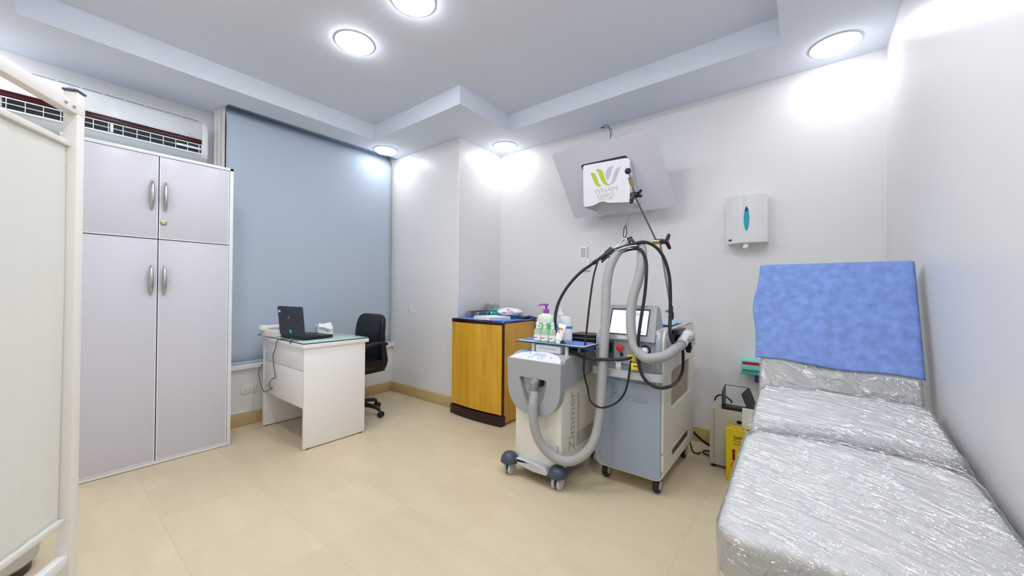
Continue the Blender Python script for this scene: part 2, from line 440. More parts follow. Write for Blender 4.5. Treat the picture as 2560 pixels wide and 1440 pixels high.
# ------------------------------------------------------------------ tall cupboard
CX = -3.248
t = thing('storage_cabinet', 'tall lavender white four-door storage cabinet standing left of the blue blind', 'cabinet', (-3.55, .48, 0))
cb = MB().box(-3.87, CX-.002, .075, .095, .004, 1.986, .002).box(-3.87, CX+.004, .855, .877, .004, 1.986, .002).box(-3.87, CX+.004, .075, .877, 1.966, 1.986, .002).box(-3.87, CX, .095, .855, .004, .022).box(-3.87, -3.85, .09, .86, .02, 1.97).box(-3.86, CX-.02, .09, .86, 1.425, 1.44)
cb.build('carcass', MT['carc'], t)
MB().box(CX-.030, CX-.019, .10, .85, .02, 1.96).build('shadow_gap', MT['gap'], t)
DZ = {'lo': (.024, 1.431), 'hi': (1.437, 1.962)}
for side, (y0, y1) in (('l', (.097, .479)), ('r', (.4845, .852))):
    for lv, (z0, z1) in DZ.items():
        d = MB().box(CX-.018, CX, y0, y1, z0, z1, .0025).build('door', MT['door'], t)
        # edge banding
        MB().plate(rrect(y0, y1, z0, z1, .001, 1), [rrect(y0+.006, y1-.006, z0+.006, z1-.006, .001, 1)], YZ(CX-.001), YZ(CX+.0012)).build('edge_band', MT['carc'], d)
        hy = .450 if side == 'l' else .512
        zc = (1.711 if lv == 'hi' else 1.172)
        L = .094; n = 26; pts, rr = [], []
        for i in range(n+1):
            u = -1+2*i/n; pts.append((CX+.004+.022*(1-u*u)**.6, hy, zc+u*L)); rr.append(.0022+.0098*(1-abs(u)**2.2)**.8)
        MB().tube(pts, rr, 14).build('handle', MT['chrome'], d)
        if side == 'r' and lv == 'hi':
            MB().lathe([(.016, 0), (.016, .004), (.012, .006), (.008, .0062), (.008, .009), (.001, .009)], (CX, .505, 1.542), 'X', 20).build('lock', MT['brass'], d)

# ------------------------------------------------------------------ air conditioner
t = thing('air_conditioner', 'white wall air conditioner with a dark red strip above the tall cabinet', 'air conditioner', (-3.88, .32, 2.13))
Y0, Y1 = -.185, .838
prof = [(-3.883, 2.135), (-3.80, 2.132), (-3.735, 2.138), (-3.700, 2.155), (-3.690, 2.185), (-3.686, 2.235), (-3.684, 2.27), (-3.688, 2.34), (-3.700, 2.39), (-3.725, 2.425), (-3.77, 2.437), (-3.883, 2.437)]
def sect(y, k, dz=0):
    cx, cz = -3.80, 2.285
    return [(cx+(x-cx)*(k if x > -3.85 else 1), y, cz+(z-cz)*(.94+.06*k)) for x, z in prof]
b = MB(); rings = [(Y0, .55), (Y0+.006, .80), (Y0+.018, .93), (Y0+.035, .985), (Y0+.06, 1), (Y1-.06, 1), (Y1-.035, .985), (Y1-.018, .93), (Y1-.006, .80), (Y1, .55)]
vs = [p for y, k in rings for p in sect(y, k)]; n = len(prof)
fs = [(i*n+k, i*n+(k+1) % n, (i+1)*n+(k+1) % n, (i+1)*n+k) for i in range(len(rings)-1) for k in range(n)]+[tuple(range(n)), tuple((len(rings)-1)*n+k for k in range(n))]
b.add(vs, fs).build('housing', MT['acw'], t, ang=50)
fp = MB(); pf = [(-3.681, 2.270), (-3.684, 2.34), (-3.697, 2.392), (-3.722, 2.424)]
fp.grid(lambda u, v: (lambda i, f: (pf[i][0]+(pf[i+1][0]-pf[i][0])*f, Y0+.05+(Y1-Y0-.10)*u, pf[i][1]+(pf[i+1][1]-pf[i][1])*f))(min(int(v*3), 2), v*3-min(int(v*3), 2)), 1, 12).build('front_panel', MT['acw'], t, thick=.004)
MB().box(-3.686, -3.677, Y0+.015, Y1-.052, 2.238, 2.272, .001).build('red_strip', MT['acred'], t)
MB().box(-3.690, -3.680, Y0+.055, Y1-.055, 2.160, 2.236, .002).build('vent_opening', MT['acdark'], t)
for z, hz in ((2.162, .005), (2.197, .0022), (2.230, .003)):
    MB().box(-3.688, -3.672, Y0+.05, Y1-.05, z-hz, z+hz, .001).build('louver', MT['acw'], t)
for k in range(14):
    y = Y0+.07+k*(Y1-Y0-.14)/13
    MB().box(-3.684, -3.670, y-.0018, y+.0018, 2.165, 2.228).build('vane', MT['acw'], t)
MB().box(-3.681, -3.666, .30, .315, 2.17, 2.225, .002).build('vane_motor', MT['acw'], t)
MB().box(-3.679, -3.6665, Y1-.20, Y1-.06, 2.19, 2.205, .001).build('side_flap', MT['acw'], t)
tg = MB()
for k in range(9):
    y = Y0+.06+k*.101; tg.box(-3.745, -3.735, y, y+.09, 2.4285, 2.4345).box(-3.765, -3.757, y, y+.09, 2.4365, 2.441)
tg.build('top_grille', MT['gap'], t)
text('Y', 'logo', .020, MT['zlet2'], t, (-3.6795, .715, 2.292), (0, 1, 0), (0, 0, 1))
text('unionaire', 'logo', .009, MT['zlet2'], t, (-3.6795, .735, 2.281), (0, 1, 0), (0, 0, 1))

# ------------------------------------------------------------------ folding screen
PX, PY = -1.700, .066
ang = math.atan2(-.5666, .8988)
t = thing('privacy_screen', 'white framed folding privacy screen with off-white cloth, at the left edge', 'folding screen', (PX, PY, 0), ang)
def SCR(mb): return mb.xf(lambda p: Matrix.Translation((PX, PY, 0)) @ Matrix.Rotation(ang, 4, 'Z') @ p)
W = .56
for x in (0, W):
    SCR(MB().box(x-.016, x+.016, -.016, .016, .012, 1.695, .003)).build('post', MT['enamel'], t)
    SCR(MB().box(x-.018, x+.018, -.018, .018, 1.696, 1.702, .001)).build('post_cap', MT['cap'], t)
    SCR(MB().box(x-.010, x+.010, -.010, .010, 1.702, 1.712, .001)).build('post_cap', MT['enamel'], t)
    SCR(MB().lathe([(.012, 0), (.014, .012)], (x, 0, 0), seg=14)).build('foot', MT['rubber'], t)
SCR(MB().box(-.016, W+.016, -.012, .0165, 1.628, 1.663, .002)).build('top_rail', MT['enamel'], t)
SCR(MB().box(.016, W-.016, -.012, .012, .316, .346, .002)).build('lower_rail', MT['whitep'], t)
for z in (1.540, .446):
    SCR(MB().tube([(.015, -.003, z), (W-.015, -.003, z)], .0055, 10)).build('cloth_rod', MT['enamel'], t)
def cloth(u, v):
    x = .0165+(W-.033)*u; z = .440+(1.550-.440)*v
    e = .0035*math.sin(x*95)*(.3+.7*min(1, x*10))*(.6+.4*math.sin(z*3)) + .010*(noise.noise((x*5, z*1.3, 2)))
    if v < .02 or v > .98: e *= .3
    return (x, -.008+e*.55, z)
SCR(MB().grid(cloth, 90, 40)).build('cloth', MT['fabric'], t, thick=.0015)
for z in (.440, 1.535):
    SCR(MB().box(.0165, W-.0165, -.013, .0035, z-.003, z+.013, .002)).build('cloth_hem', MT['fabric'], t)
for x in (.03, .06, .31, .34):
    SCR(MB().lathe([(.004, 0), (.004, .003), (.002, .004)], (x, .0165, 1.645), 'Y', 12)).build('rivet', MT['steel'], t)

# ------------------------------------------------------------------ grey bin behind the screen
t = thing('pedal_bin', 'light grey bin with a dark base on the floor behind the folding screen', 'bin', (-2.455, -.115, 0))
MB().lathe([(.122, .035), (.138, .05), (.143, .09), (.150, .36), (.144, .375)], (-2.455, -.115, 0), seg=32).build('body', MT['bingrey'], t)
MB().lathe([(.120, 0), (.122, .036)], (-2.455, -.115, 0), seg=32).build('base', MT['bindark'], t)
MB().lathe([(.150, .377), (.150, .39), (.12, .415), (.04, .425)], (-2.455, -.115, 0), seg=32).build('lid', MT['lgrey'], t)

# ------------------------------------------------------------------ roller blind
t = thing('roller_blind', 'large blue grey roller blind covering the window beside the desk', 'blind', (-3.63, 1.69, .50))
def bl(u, v):
    y = .928+(2.452-.928)*u; z = .515+.0215*(y-.95)+(2.62-.515)*v
    return (-3.629+.004*noise.noise((y*.9, z*.6, 5))*math.sin(PI*v)-.085*(max(0, z-2.47)/.15)**2, y, z)
MB().grid(bl, 24, 24).build('blind_fabric', MT['blind'], t, thick=.0012)
MB().lathe([(.028, .93), (.028, 2.45)], (-3.742, 0, 2.628), 'Y', 24).build('roller_tube', MT['blind'], t)
hb = MB().box(-3.633, -3.6215, .93, 2.45, 0, .02, .003); hb.xf(lambda p: (p.x, p.y, p.z+.503+.0215*(p.y-.95))); hb.build('hem_bar', MT['blind'], t)

# ------------------------------------------------------------------ socket with trunking
t = thing('wall_socket', 'white triple wall socket plate low on the wall between cabinet and desk', 'socket', (-3.637, 1.105, .295))
MB().box(-3.638, -3.626, 1.048, 1.162, .257, .335, .004).build('plate', MT['ivory'], t)
for k in range(3):
    y = 1.077+k*.028
    o = MB().box(-3.627, -3.6235, y-.012, y+.012, .275, .318, .002).build('socket_module', MT['whitep'], t)
    for z in (.286, .307):
        MB().lathe([(.0035, 0), (.0035, .0008)], (-3.6237, y, z), 'X', 10).build('pin_hole', MT['rprint'], o)
t = thing('cable_trunking', 'thin white cable trunking running down from the wall socket to the skirting', 'trunking', (-3.637, 1.12, .10))
MB().box(-3.638, -3.626, 1.112, 1.132, .112, .256, .002).box(-3.638, -3.626, .93, 1.132, .104, .1115, .002).build('trunk', MT['trimw'], t)

# ------------------------------------------------------------------ desk
t = thing('desk', 'small white desk with a green glass top in front of the blue blind', 'desk', (-3.11, 1.39, 0))
MB().box(-2.753, -2.733, 1.158, 1.615, .008, .709, .0012).build('side_panel', MT['deskw'], t)
MB().box(-3.490, -3.470, 1.158, 1.615, .008, .709, .0012).build('side_panel', MT['deskw'], t)
MB().box(-3.470, -2.753, 1.163, 1.181, .285, .5435, .001).build('front_panel', MT['deskw'], t)
MB().box(-3.470, -2.753, 1.163, 1.181, .5475, .709, .001).build('front_panel', MT['deskw'], t)
MB().box(-3.512, -2.722, 1.146, 1.640, .709, .737, .0015).build('top', MT['deskw'], t)
gp = MB().box(-3.508, -2.726, 1.150, 1.636, .7375, .7448, .0012).build('glass_top', MT['glass'], t)
MB().plate(rrect(-3.5088, -2.7252, 1.1492, 1.6368, .002, 2), [rrect(-3.5075, -2.7265, 1.1505, 1.6355, .002, 2)], XY(.7376), XY(.7446)).build('glass_edge', MT['gedge'], gp)
for k in range(2):
    x0 = -3.468+k*.358
    d = MB().box(x0, x0+.354, 1.611, 1.629, .552, .706, .0015).build('drawer', MT['deskw'], t)
    MB().lathe([(.006, 0), (.006, .012), (.013, .018), (.013, .024), (.004, .026)], (x0+.177, 1.629, .63), 'Y', 16).build('knob', MT['chrome'], d)
for x in (-3.48, -2.743):
    for y in (1.19, 1.585): MB().lathe([(.009, 0), (.009, .009)], (x, y, 0), seg=12).build('foot', MT['rubber'], t)

# laptop
LZ = .7452; a = math.radians(7); LX, LY = -3.045, 1.205
t = thing('laptop', 'open dark laptop with a green sticker on its lid, on the glass desk top', 'laptop', (LX, LY, LZ), a)
def LP(mb): return mb.xf(lambda p: Matrix.Translation((LX, LY, LZ)) @ Matrix.Rotation(a, 4, 'Z') @ p)
LP(MB().plate(rrect(-.165, .165, -.005, .225, .012), [], XY(.004), XY(.024))).build('base', MT['black'], t, bevel=.003)
LP(MB().plate(rrect(-.158, .158, .002, .218, .010), [], XY(.0242), XY(.0255))).build('palm_rest', MT['laptop'], t)
kb = MB()
for r in range(6):
    for c in range(14): kb.box(-.142+c*.0204, -.142+c*.0204+.0175, .110-r*.0172, .110-r*.0172+.0145, .0256, .0282, .001, 1)
LP(kb).build('keyboard', MT['keys'], t)
LP(MB().box(-.035, .035, .145, .19, .0256, .0262)).build('touchpad', MT['keys'], t)
lidR = Matrix.Translation((0, -.001, .024)) @ Matrix.Rotation(math.radians(-84.5+180), 4, 'X')
def LID(mb): return LP(mb.xf(lambda p: lidR @ p))
# lid plane: local y runs up from the hinge, local +z faces the camera side
lidR = Matrix.Translation((0, .000, .022)) @ Matrix(((1, 0, 0, 0), (0, -.10, -.995, 0), (0, .995, -.10, 0), (0, 0, 0, 1)))
lid = LID(MB().plate(rrect(-.165, .165, .004, .226, .012), [], XY(-.004), XY(.006))).build('lid', MT['laptop'], t, bevel=.002)
LID(MB().box(-.153, .153, .018, .212, -.0045, -.0041)).build('display', MT['keys'], lid)
LID(MB().lathe([(.0105, .006), (.0105, .0068)], (-.018, .142, 0), seg=24)).build('badge', MT['steel'], lid)
LID(MB().box(-.026, .004, .026, .050, .0061, .0066)).build('green_sticker', MT['green'], lid)
LID(MB().box(-.155, -.127, .178, .196, .0061, .0066)).build('white_sticker', MT['paper'], lid)
LP(MB().lathe([(.008, -.13), (.008, .13)], (0, .0, .019), 'X', 14)).build('hinge', MT['black'], t)

# laptop cable hanging over the front of the desk
t = thing('laptop_cable', 'thin dark cable hanging from the laptop down the front of the desk', 'cable', (-3.2, 1.14, .30))
MB().tube([(-3.02, 1.196, .757), (-3.03, 1.165, .7485), (-3.09, 1.145, .7475), (-3.13, 1.141, .742), (-3.165, 1.138, .715), (-3.182, 1.140, .671), (-3.242, 1.145, .609), (-3.248, 1.150, .54), (-3.214, 1.150, .458), (-3.221, 1.150, .432), (-3.276, 1.150, .418), (-3.331, 1.150, .372), (-3.314, 1.148, .349), (-3.257, 1.145, .349), (-3.33, 1.145, .325), (-3.403, 1.145, .296), (-3.475, 1.143, .332), (-3.515, 1.143, .392), (-3.532, 1.143, .439), (-3.525, 1.17, .50), (-3.53, 1.25, .52)], .0028, 8, 6).build('cord', MT['cable'], t)
MB().tube([(-2.99, 1.196, .757), (-2.965, 1.168, .7485), (-2.95, 1.152, .7475), (-2.935, 1.1425, .738), (-2.92, 1.1425, .731), (-2.905, 1.146, .7485), (-2.885, 1.185, .7485)], .0025, 8, 6).build('cord', MT['cable'], t)

# desk telephone
TX, TY = -3.345, 1.185; a = math.radians(12)
t = thing('telephone', 'cream desk telephone behind the laptop at the window side of the desk', 'telephone', (TX, TY, .7448), a)
def TP(mb): return mb.xf(lambda p: Matrix.Translation((TX, TY, .745)) @ Matrix.Rotation(a, 4, 'Z') @ p)
bs = MB().box(-.085, .085, -.055, .13, 0, .062, .008); bs.xf(lambda p: (p.x, p.y, p.z*(1.0-.55*((p.y+.055)/.185)) if p.z > .01 else p.z)); TP(bs).build('base', MT['cream'], t)
pd = MB()
for i in range(3):
    for j in range(4): pd.box(.01+i*.02, .024+i*.02, .0+j*.022, .012+j*.022, .030-j*.005, .043-j*.006, .002)
TP(pd).build('keypad', MT['lgrey'], t)
hs = MB().box(-.082, -.030, -.070, .125, .062, .086, .010).box(-.084, -.028, -.082, -.028, .048, .090, .010).box(-.084, -.028, .085, .135, .034, .082, .010)
TP(hs).build('handset', MT['cream'], t)
TP(MB().tube([(-.075, -.058, .02), (-.10, -.065, .012), (-.125, -.045, .005), (-.145, -.02, .004), (-.158, .0, .03)], .0025, 8, 5)).build('cord', MT['navyp'], t)

# tissue box
a = math.radians(-18); BX, BY = -3.17, 1.50
t = thing('tissue_box', 'white and lilac tissue box on the desk beside the laptop keyboard', 'tissue box', (BX, BY, .7448), a)
def TB(mb): return mb.xf(lambda p: Matrix.Translation((BX, BY, .745)) @ Matrix.Rotation(a, 4, 'Z') @ p)
TB(MB().box(-.11, .06, -.058, .058, 0, .076, .003)).build('carton', MT['lilac'], t)
TB(MB().box(.0602, .0608, -.056, .056, .002, .074)).build('end_panel', MT['paper'], t)
TB(MB().tube([(.0612, .005, .045), (.0612, .018, .03), (.0612, .028, .024)], .002, 6)).build('end_mark', MT['navy'], t)
TB(MB().box(-.045, -.020, -.0588, -.0582, .036, .041).lathe([(.009, -.0588), (.009, -.0582)], (-.095, 0, .042), 'Y', 14)).build('print', MT['navy'], t)
def tis(u, v):
    x = -.03+.115*u; y = -.05+.10*v
    return (x, y, .079+.016*math.sin(PI*min(1, u*1.15))+.010*math.sin(v*5+u*7)*u-.02*max(0, u-.8)*5)
TB(MB().grid(tis, 14, 10)).build('tissue', MT['paper'], t, thick=.001)

# ------------------------------------------------------------------ office chair
CXc, CYc = -3.17, 1.775
t = thing('office_chair', 'black leather office chair on castors behind the white desk', 'chair', (CXc, CYc, 0))
def seatpt(u, v):
    x = -3.385+.46*u; y = 1.53+.42*v
    return x, y
sb = MB().plate(rrect(-3.385, -2.925, 1.54, 1.955, .07), [], XY(.405), XY(.49)); sb.xf(lambda p: (p.x, p.y, p.z-.035*max(0, (1.75-p.y)/.2)**2*.5+(.012 if p.z > .45 and p.y > 1.8 else 0)))
sb.build('seat', MT['leather'], t, bevel=.03, ang=60)
# backrest lofted from width profile, curving up from the seat
def back(t_, side):
    return None
levels = [(.41, .455, 1.905, .06), (.44, .475, 1.925, .075), (.50, .480, 1.935, .085), (.58, .47, 1.925, .08), (.66, .455, 1.915, .075), (.74, .44, 1.915, .072), (.80, .43, 1.92, .07), (.85, .41, 1.927, .064), (.880, .37, 1.932, .052), (.896, .31, 1.936, .034), (.901, .22, 1.938, .015)]
b = MB(); ring = []
NS = 28
for (z, w, y, th) in levels:
    xc = -3.155+.018*max(0, z-.6)/.3
    for k in range(NS):
        q = 2*PI*k/NS; c, s_ = math.cos(q), math.sin(q)
        sx = math.copysign(abs(c)**.35, c); sy = math.copysign(abs(s_)**.6, s_)
        ring.append((xc+w/2*sx, y+th/2*sy+.018*(1-sx*sx)-.012, z))
fs = [(i*NS+k, i*NS+(k+1) % NS, (i+1)*NS+(k+1) % NS, (i+1)*NS+k) for i in range(len(levels)-1) for k in range(NS)]+[tuple(range(NS)), tuple((len(levels)-1)*NS+k for k in range(NS))]
b.add(ring, fs).build('backrest', MT['leather'], t, ang=70)
for sx in (-2.915, -3.40):
    MB().tube([(sx, 1.935, .64), (sx, 1.88, .655), (sx, 1.78, .648), (sx, 1.68, .625), (sx+.003, 1.63, .58), (sx+.003, 1.66, .50), (sx+(.01 if sx > -3.1 else -.01)*0, 1.76, .445)], [.013, .016, .018, .018, .016, .014, .014], 12, 6).build('armrest', MT['black'], t)
MB().tube([(-2.905, 1.70, .445), (-2.898, 1.76, .452), (-2.902, 1.80, .45)], .006, 8, 5).build('lever', MT['black'], t)
MB().lathe([(.03, .10), (.03, .25), (.022, .26), (.022, .40)], (CXc, CYc, 0), seg=18).build('gas_column', MT['black'], t)
MB().box(CXc-.09, CXc+.09, CYc-.10, CYc+.10, .385, .408, .006).build('tilt_plate', MT['black'], t)
for k in range(5):
    q = math.radians(26+74*k if k < 2 else 28+72*k); ex, ey = math.cos(q), math.sin(q)
    P = lambda r, z: (CXc+ex*r, CYc+ey*r, z)
    l = MB().tube([P(.02, .100), P(.10, .100), P(.19, .090), P(.235, .074), P(.250, .050)], [.022, .020, .018, .016, .011], 12, 5).build('leg', MT['black'], t)
    w = MB()
    for sd in (-.014, .014):
        pr = [(.010, -.009), (.022, -.009), (.025, -.004), (.025, .004), (.022, .009), (.010, .009)]
        o = Vector((-ey*sd, ex*sd, 0))
        m = MB().lathe(pr, (0, 0, 0), 'X', 18); R = Matrix.Rotation(q+PI/2, 3, 'Z')
        m.xf(lambda p: R @ p + Vector(P(.262, .0255)) + o); w.add(m.v, m.f)
    w.build('castor', MT['rubber'], l)

# ------------------------------------------------------------------ wood-look fridge
t = thing('mini_fridge', 'honey oak wood-look mini fridge with dark brown plinth in the wall recess', 'fridge', (-2.255, 2.66, 0))
FX0, FX1 = -2.560, -1.955
MB().box(FX0+.003, FX1, 2.408, 2.93, .018, .848, .003).build('cabinet', MT['woods'], t)
MB().box(FX0, FX1+.001, 2.398, 2.935, .846, .866, .004).build('top_panel', MT['brown'], t)
def bow(x): u = (x-FX0)/(FX1-FX0)*2-1; return 2.380-.024*(1-u*u)
def bowed(x0, x1, yb, z0, z1, off=0, n=16):
    xs = [x0+(x1-x0)*i/n for i in range(n+1)]
    return [(x, bow(x)+off) for x in xs]+[(x1, yb), (x0, yb)]
d = MB().plate(bowed(FX0+.002, FX1-.010, 2.403, 0, 0), [], XY(.094), XY(.836)).build('door', MT['wood'], t, bevel=.003)
MB().plate(bowed(FX0, FX1-.008, 2.403, 0, 0, -.002), [], XY(.836), XY(.867)).build('door_cap', MT['brown'], d, bevel=.005)
MB().lathe([(.004, 0), (.003, -.004)], (-2.26, 2.353, .834), 'Y', 10).build('logo_stud', MT['steel'], d)
MB().box(FX1-.008, FX1-.001, 2.385, 2.408, .06, .84, .001).build('gasket', MT['brown'], t)
k = MB().plate(bowed(FX0-.003, FX1+.002, 2.420, 0, 0, -.012), [], XY(.0), XY(.083)).build('plinth', MT['brown'], t, bevel=.008)
kg = MB().tube([(x, bow(x)-.0125, .045+.012*math.sin((x+2.14)*9)) for x in [-2.17+.012*i for i in range(15)]], .0025, 6)
kg.build('plinth_groove', MT['black'], k)
MB().lathe([(.005, 0), (.004, -.005)], (-2.54, 2.366, .045), 'Y', 10).build('screw', MT['steel'], k)
MB().box(FX1-.05, FX1-.015, 2.383, 2.402, .084, .094, .002).box(FX0+.008, FX0+.04, 2.380, 2.402, .084, .094, .002).build('hinge', MT['steel'], t)

def fd(u, v):
    x = FX0-.004+(FX1-FX0+.010)*u; y = 2.375+(2.932-2.375)*v
    z = .8682+.0015*noise.noise((x*9, y*9, 0))
    e = .012*math.sin(u*9)*(1-v)*(v < .08)
    if u > .985: x = FX1+.003; z -= .008+.006*math.sin(v*14)
    if v < .001: y = bow(x)-.004+(.035 if u < .55 else .0); z -= .004 if u < .55 else .010
    return (x, y, z)
t = thing('blue_drape', 'blue disposable drape spread over the top of the wood-look fridge', 'drape', (-2.25, 2.66, .868))
MB().grid(fd, 60, 30).build('drape_top', MT['drape'], t, thick=.0012)
MB().grid(lambda u, v: (FX1+.004+.010*math.sin(v*5+u*3)*(1-v)*.6+.004, 2.84+.085*u*(1-.35*v)+.015*v, .862-.105*v*(1-.25*u)), 8, 10).build('hanging_corner', MT['drape'], t, thick=.0012)

Z0 = .8700
t = thing('steel_tray', 'stainless steel instrument tray at the left end of the fridge top', 'tray', (-2.475, 2.67, Z0))
tr = MB(); o_, i_ = rrect(-2.55, -2.397, 2.555, 2.80, .015), rrect(-2.547, -2.400, 2.558, 2.797, .013)
tr.plate(o_, [i_], XY(Z0), XY(Z0+.052)).plate(i_, [], XY(Z0), XY(Z0+.003)); tr.build('tray_body', MT['steel'], t)
MB().plate(rrect(-2.559, -2.388, 2.546, 2.809, .018), [i_], XY(Z0+.050), XY(Z0+.0535)).build('rim', MT['steel'], t)
for nm, x, lb in (('a', -2.53, 'upturned clear glass tumbler on the fridge, the left of the two beside the steel tray'), ('b', -2.438, 'upturned clear glass tumbler on the fridge, the right of the two, behind the green box')):
    y = 2.85
    t = thing('glass_tumbler', lb, 'glass', (x, y, Z0), 0, 'tumblers on the fridge')
    MB().lathe([(.042, Z0), (.042, Z0+.02), (.040, Z0+.07), (.032, Z0+.112), (.018, Z0+.121), (.016, Z0+.119), (.029, Z0+.109), (.037, Z0+.07), (.039, Z0+.001)], (x, y, 0), seg=24).build('bowl', MT['glassc'], t)
    rib = MB()
    for q in range(10):
        c, s_ = math.cos(q*PI/5), math.sin(q*PI/5); rib.tube([(x+.0425*c, y+.0425*s_, Z0+.004), (x+.0405*c, y+.0405*s_, Z0+.07), (x+.034*c, y+.034*s_, Z0+.108)], .0018, 6)
    rib.build('ribs', MT['steel'], t)
for x, y, a, lb in ((-2.335, 2.79, .0, 'green card glove box on the fridge, the left of two, next to the steel tray'), (-2.205, 2.81, .06, 'green card glove box on the fridge, the right of two, behind the plastic pack')):
    t = thing('glove_box', lb, 'glove box', (x, y, Z0), a, 'green boxes on the fridge')
    Rm = Matrix.Translation((x, y, Z0)) @ Matrix.Rotation(a, 4, 'Z'); G = lambda mb: mb.xf(lambda p: Rm @ p)
    G(MB().box(-.060, .060, -.075, .075, 0, .072, .002)).build('carton', MT['teal'], t)
    G(MB().box(-.058, .058, -.070, .074, .0721, .0735, .0005)).build('lid_flap', MT['drapel'], t)
    G(MB().lathe([(.013, -.0756), (.013, -.0752)], (-.040, 0, .040), 'Y', 20)).build('round_mark', MT['paper'], t)
    G(MB().box(-.018, .03, -.0756, -.0752, .041, .044).box(-.018, .022, -.0756, -.0752, .034, .0365)).build('print', MT['drapel'], t)
t = thing('paper_stack', 'stack of white paper sheets on the blue drape at the front of the fridge', 'paper', (-2.20, 2.50, Z0), math.radians(-14))
Rm = Matrix.Translation((-2.185, 2.52, Z0)) @ Matrix.Rotation(math.radians(-14), 4, 'Z')
st = MB()
for i in range(5): st.box(-.125+.003*(i % 2), .125-.004*(i % 3), -.125+.002*i, .105, .0003+i*.0052, .0049+i*.0052, rz=.015*math.sin(i*2.3))
st.xf(lambda p: Rm @ p).build('sheets', MT['paper'], t)
t = thing('plastic_pack', 'crumpled white plastic pack with pink print on the fridge papers', 'pack', (-2.095, 2.65, Z0+.027))
def pillow(u, v, sg):
    a_, b_ = u*2-1, v*2-1
    h = max(0, (1-a_*a_)*(1-b_*b_))**.45*.034
    n_ = .010*noise.noise((u*5, v*5, 3*sg))
    return (-2.095+.115*a_*(1-.1*b_*b_), 2.655+.07*b_*(1-.1*a_*a_), Z0+.062+sg*h+n_*(h > .001)-.0)
pk = MB().grid(lambda u, v: pillow(u, v, 1), 20, 14).grid(lambda u, v: pillow(u, v, -1), 20, 14); pk.build('wrapper', MT['paper'], t, recalc=False)
def patch(x0, x1, z0, z1):
    return MB().grid(lambda u, v: (x0+(x1-x0)*u+.02*v, 2.598-.004*math.sin(PI*u)+.02*v-.012, z0+(z1-z0)*v), 6, 4)
patch(-2.135, -2.085, Z0+.050, Z0+.088).build('pink_print', MT['pink'], t, thick=.001)
text('Clea', 'lettering', .036, MT['pink'], t, (-2.040, 2.590, Z0+.068), (1, .1, 0), (0, .35, 1))
t = thing('folded_cloth', 'small folded dark blue cloth on the right of the fridge top', 'cloth', (-2.02, 2.80, Z0))
MB().grid(lambda u, v: (-2.085+.115*u+.02*v, 2.72+.16*v, Z0+.006+.012*math.sin(PI*v)+.006*math.sin(u*8+v*4)), 14, 14).build('layer', MT['navyp'], t, thick=.008)

# ------------------------------------------------------------------ cold-air machine (left of the laser)
t = thing('cryo_cooling_unit', 'grey and white wheeled cold-air cooling unit between the fridge and the laser machine', 'cooling machine', (-1.245, 2.07, 0))
MB().plate(rrect(-1.408, -1.082, 1.842, 2.33, .012), [], XY(.105), XY(.70)).build('body', MT['ivory'], t, bevel=.004)
# shield-shaped grey hood
def shield(w0, w1, zt, zm, zb, n=22, xc=-1.243):
    pts = [(xc-w0, zt), (xc-w1, zt-.09)]
    for i in range(n+1):
        q = PI+PI*i/n; c, s_ = math.cos(q), math.sin(q)
        pts.append((xc+w1*math.copysign(abs(c)**.80, c), zm+(zm-zb)*math.copysign(abs(s_)**.85, s_)))
    pts += [(xc+w1, zt-.09), (xc+w0, zt)]
    return pts
outer = shield(.190, .186, .716, .590, .398)
hole = [(-1.340, .606), (-1.330, .575), (-1.318, .535), (-1.300, .49), (-1.276, .455), (-1.243, .437), (-1.205, .455), (-1.172, .50), (-1.155, .55), (-1.146, .607), (-1.155, .612), (-1.330, .612)]
hood = MB().plate(outer, [hole], XZ(1.790), XZ(1.846))
side = [(1.842, .562), (1.95, .572), (2.10, .590), (2.22, .622), (2.34, .680), (2.345, .735), (2.33, .747), (1.92, .747), (1.86, .735), (1.842, .722)]
hood.plate(side, [], YZ(-1.428), YZ(-1.058))
hood.build('hood', MT['mgrey'], t, bevel=.012)
MB().plate([(x, z) for x, z in hole], [], XZ(1.826), XZ(1.832)).build('recess', MT['lgrey'], t)
# sloping control panel on the hood front
cpan = [(-1.424, 1.796), (-1.062, 1.796), (-1.075, 1.83), (-1.11, 1.868), (-1.17, 1.893), (-1.243, 1.902), (-1.316, 1.893), (-1.376, 1.868), (-1.411, 1.83)]
zc = lambda y: .7185+(y-1.796)*.34
cpm = MB().plate(cpan, [], lambda a_, b_: (a_, b_, zc(b_)), lambda a_, b_: (a_, b_, zc(b_)-.02)).build('control_panel', MT['carc'], t, bevel=.003)
MB().plate([(-1.285, 1.84), (-1.19, 1.84), (-1.20, 1.875), (-1.275, 1.875)], [], lambda a_, b_: (a_, b_, zc(b_)+.0008), lambda a_, b_: (a_, b_, zc(b_)-.004)).build('display', MT['drapel'], cpm)
bt = MB()
for x, y in ((-1.315, 1.868), (-1.292, 1.826), (-1.272, 1.824), (-1.222, 1.822), (-1.2, 1.822), (-1.15, 1.845)):
    bt.lathe([(.005, zc(y)), (.005, zc(y)+.0012)], (x, y, 0), seg=12)
bt.build('buttons', MT['teald'], cpm)
MB().tube([(-1.222, 1.83, .600), (-1.226, 1.795, .598), (-1.228, 1.783, .585), (-1.236, 1.778, .515)], [.027, .027, .0275, .0275], 18, 1).build('hose_socket', MT['dgrey'], t)
MB().box(-1.200, -1.184, 1.79, 1.83, .572, .600, .003).build('latch', MT['black'], t)
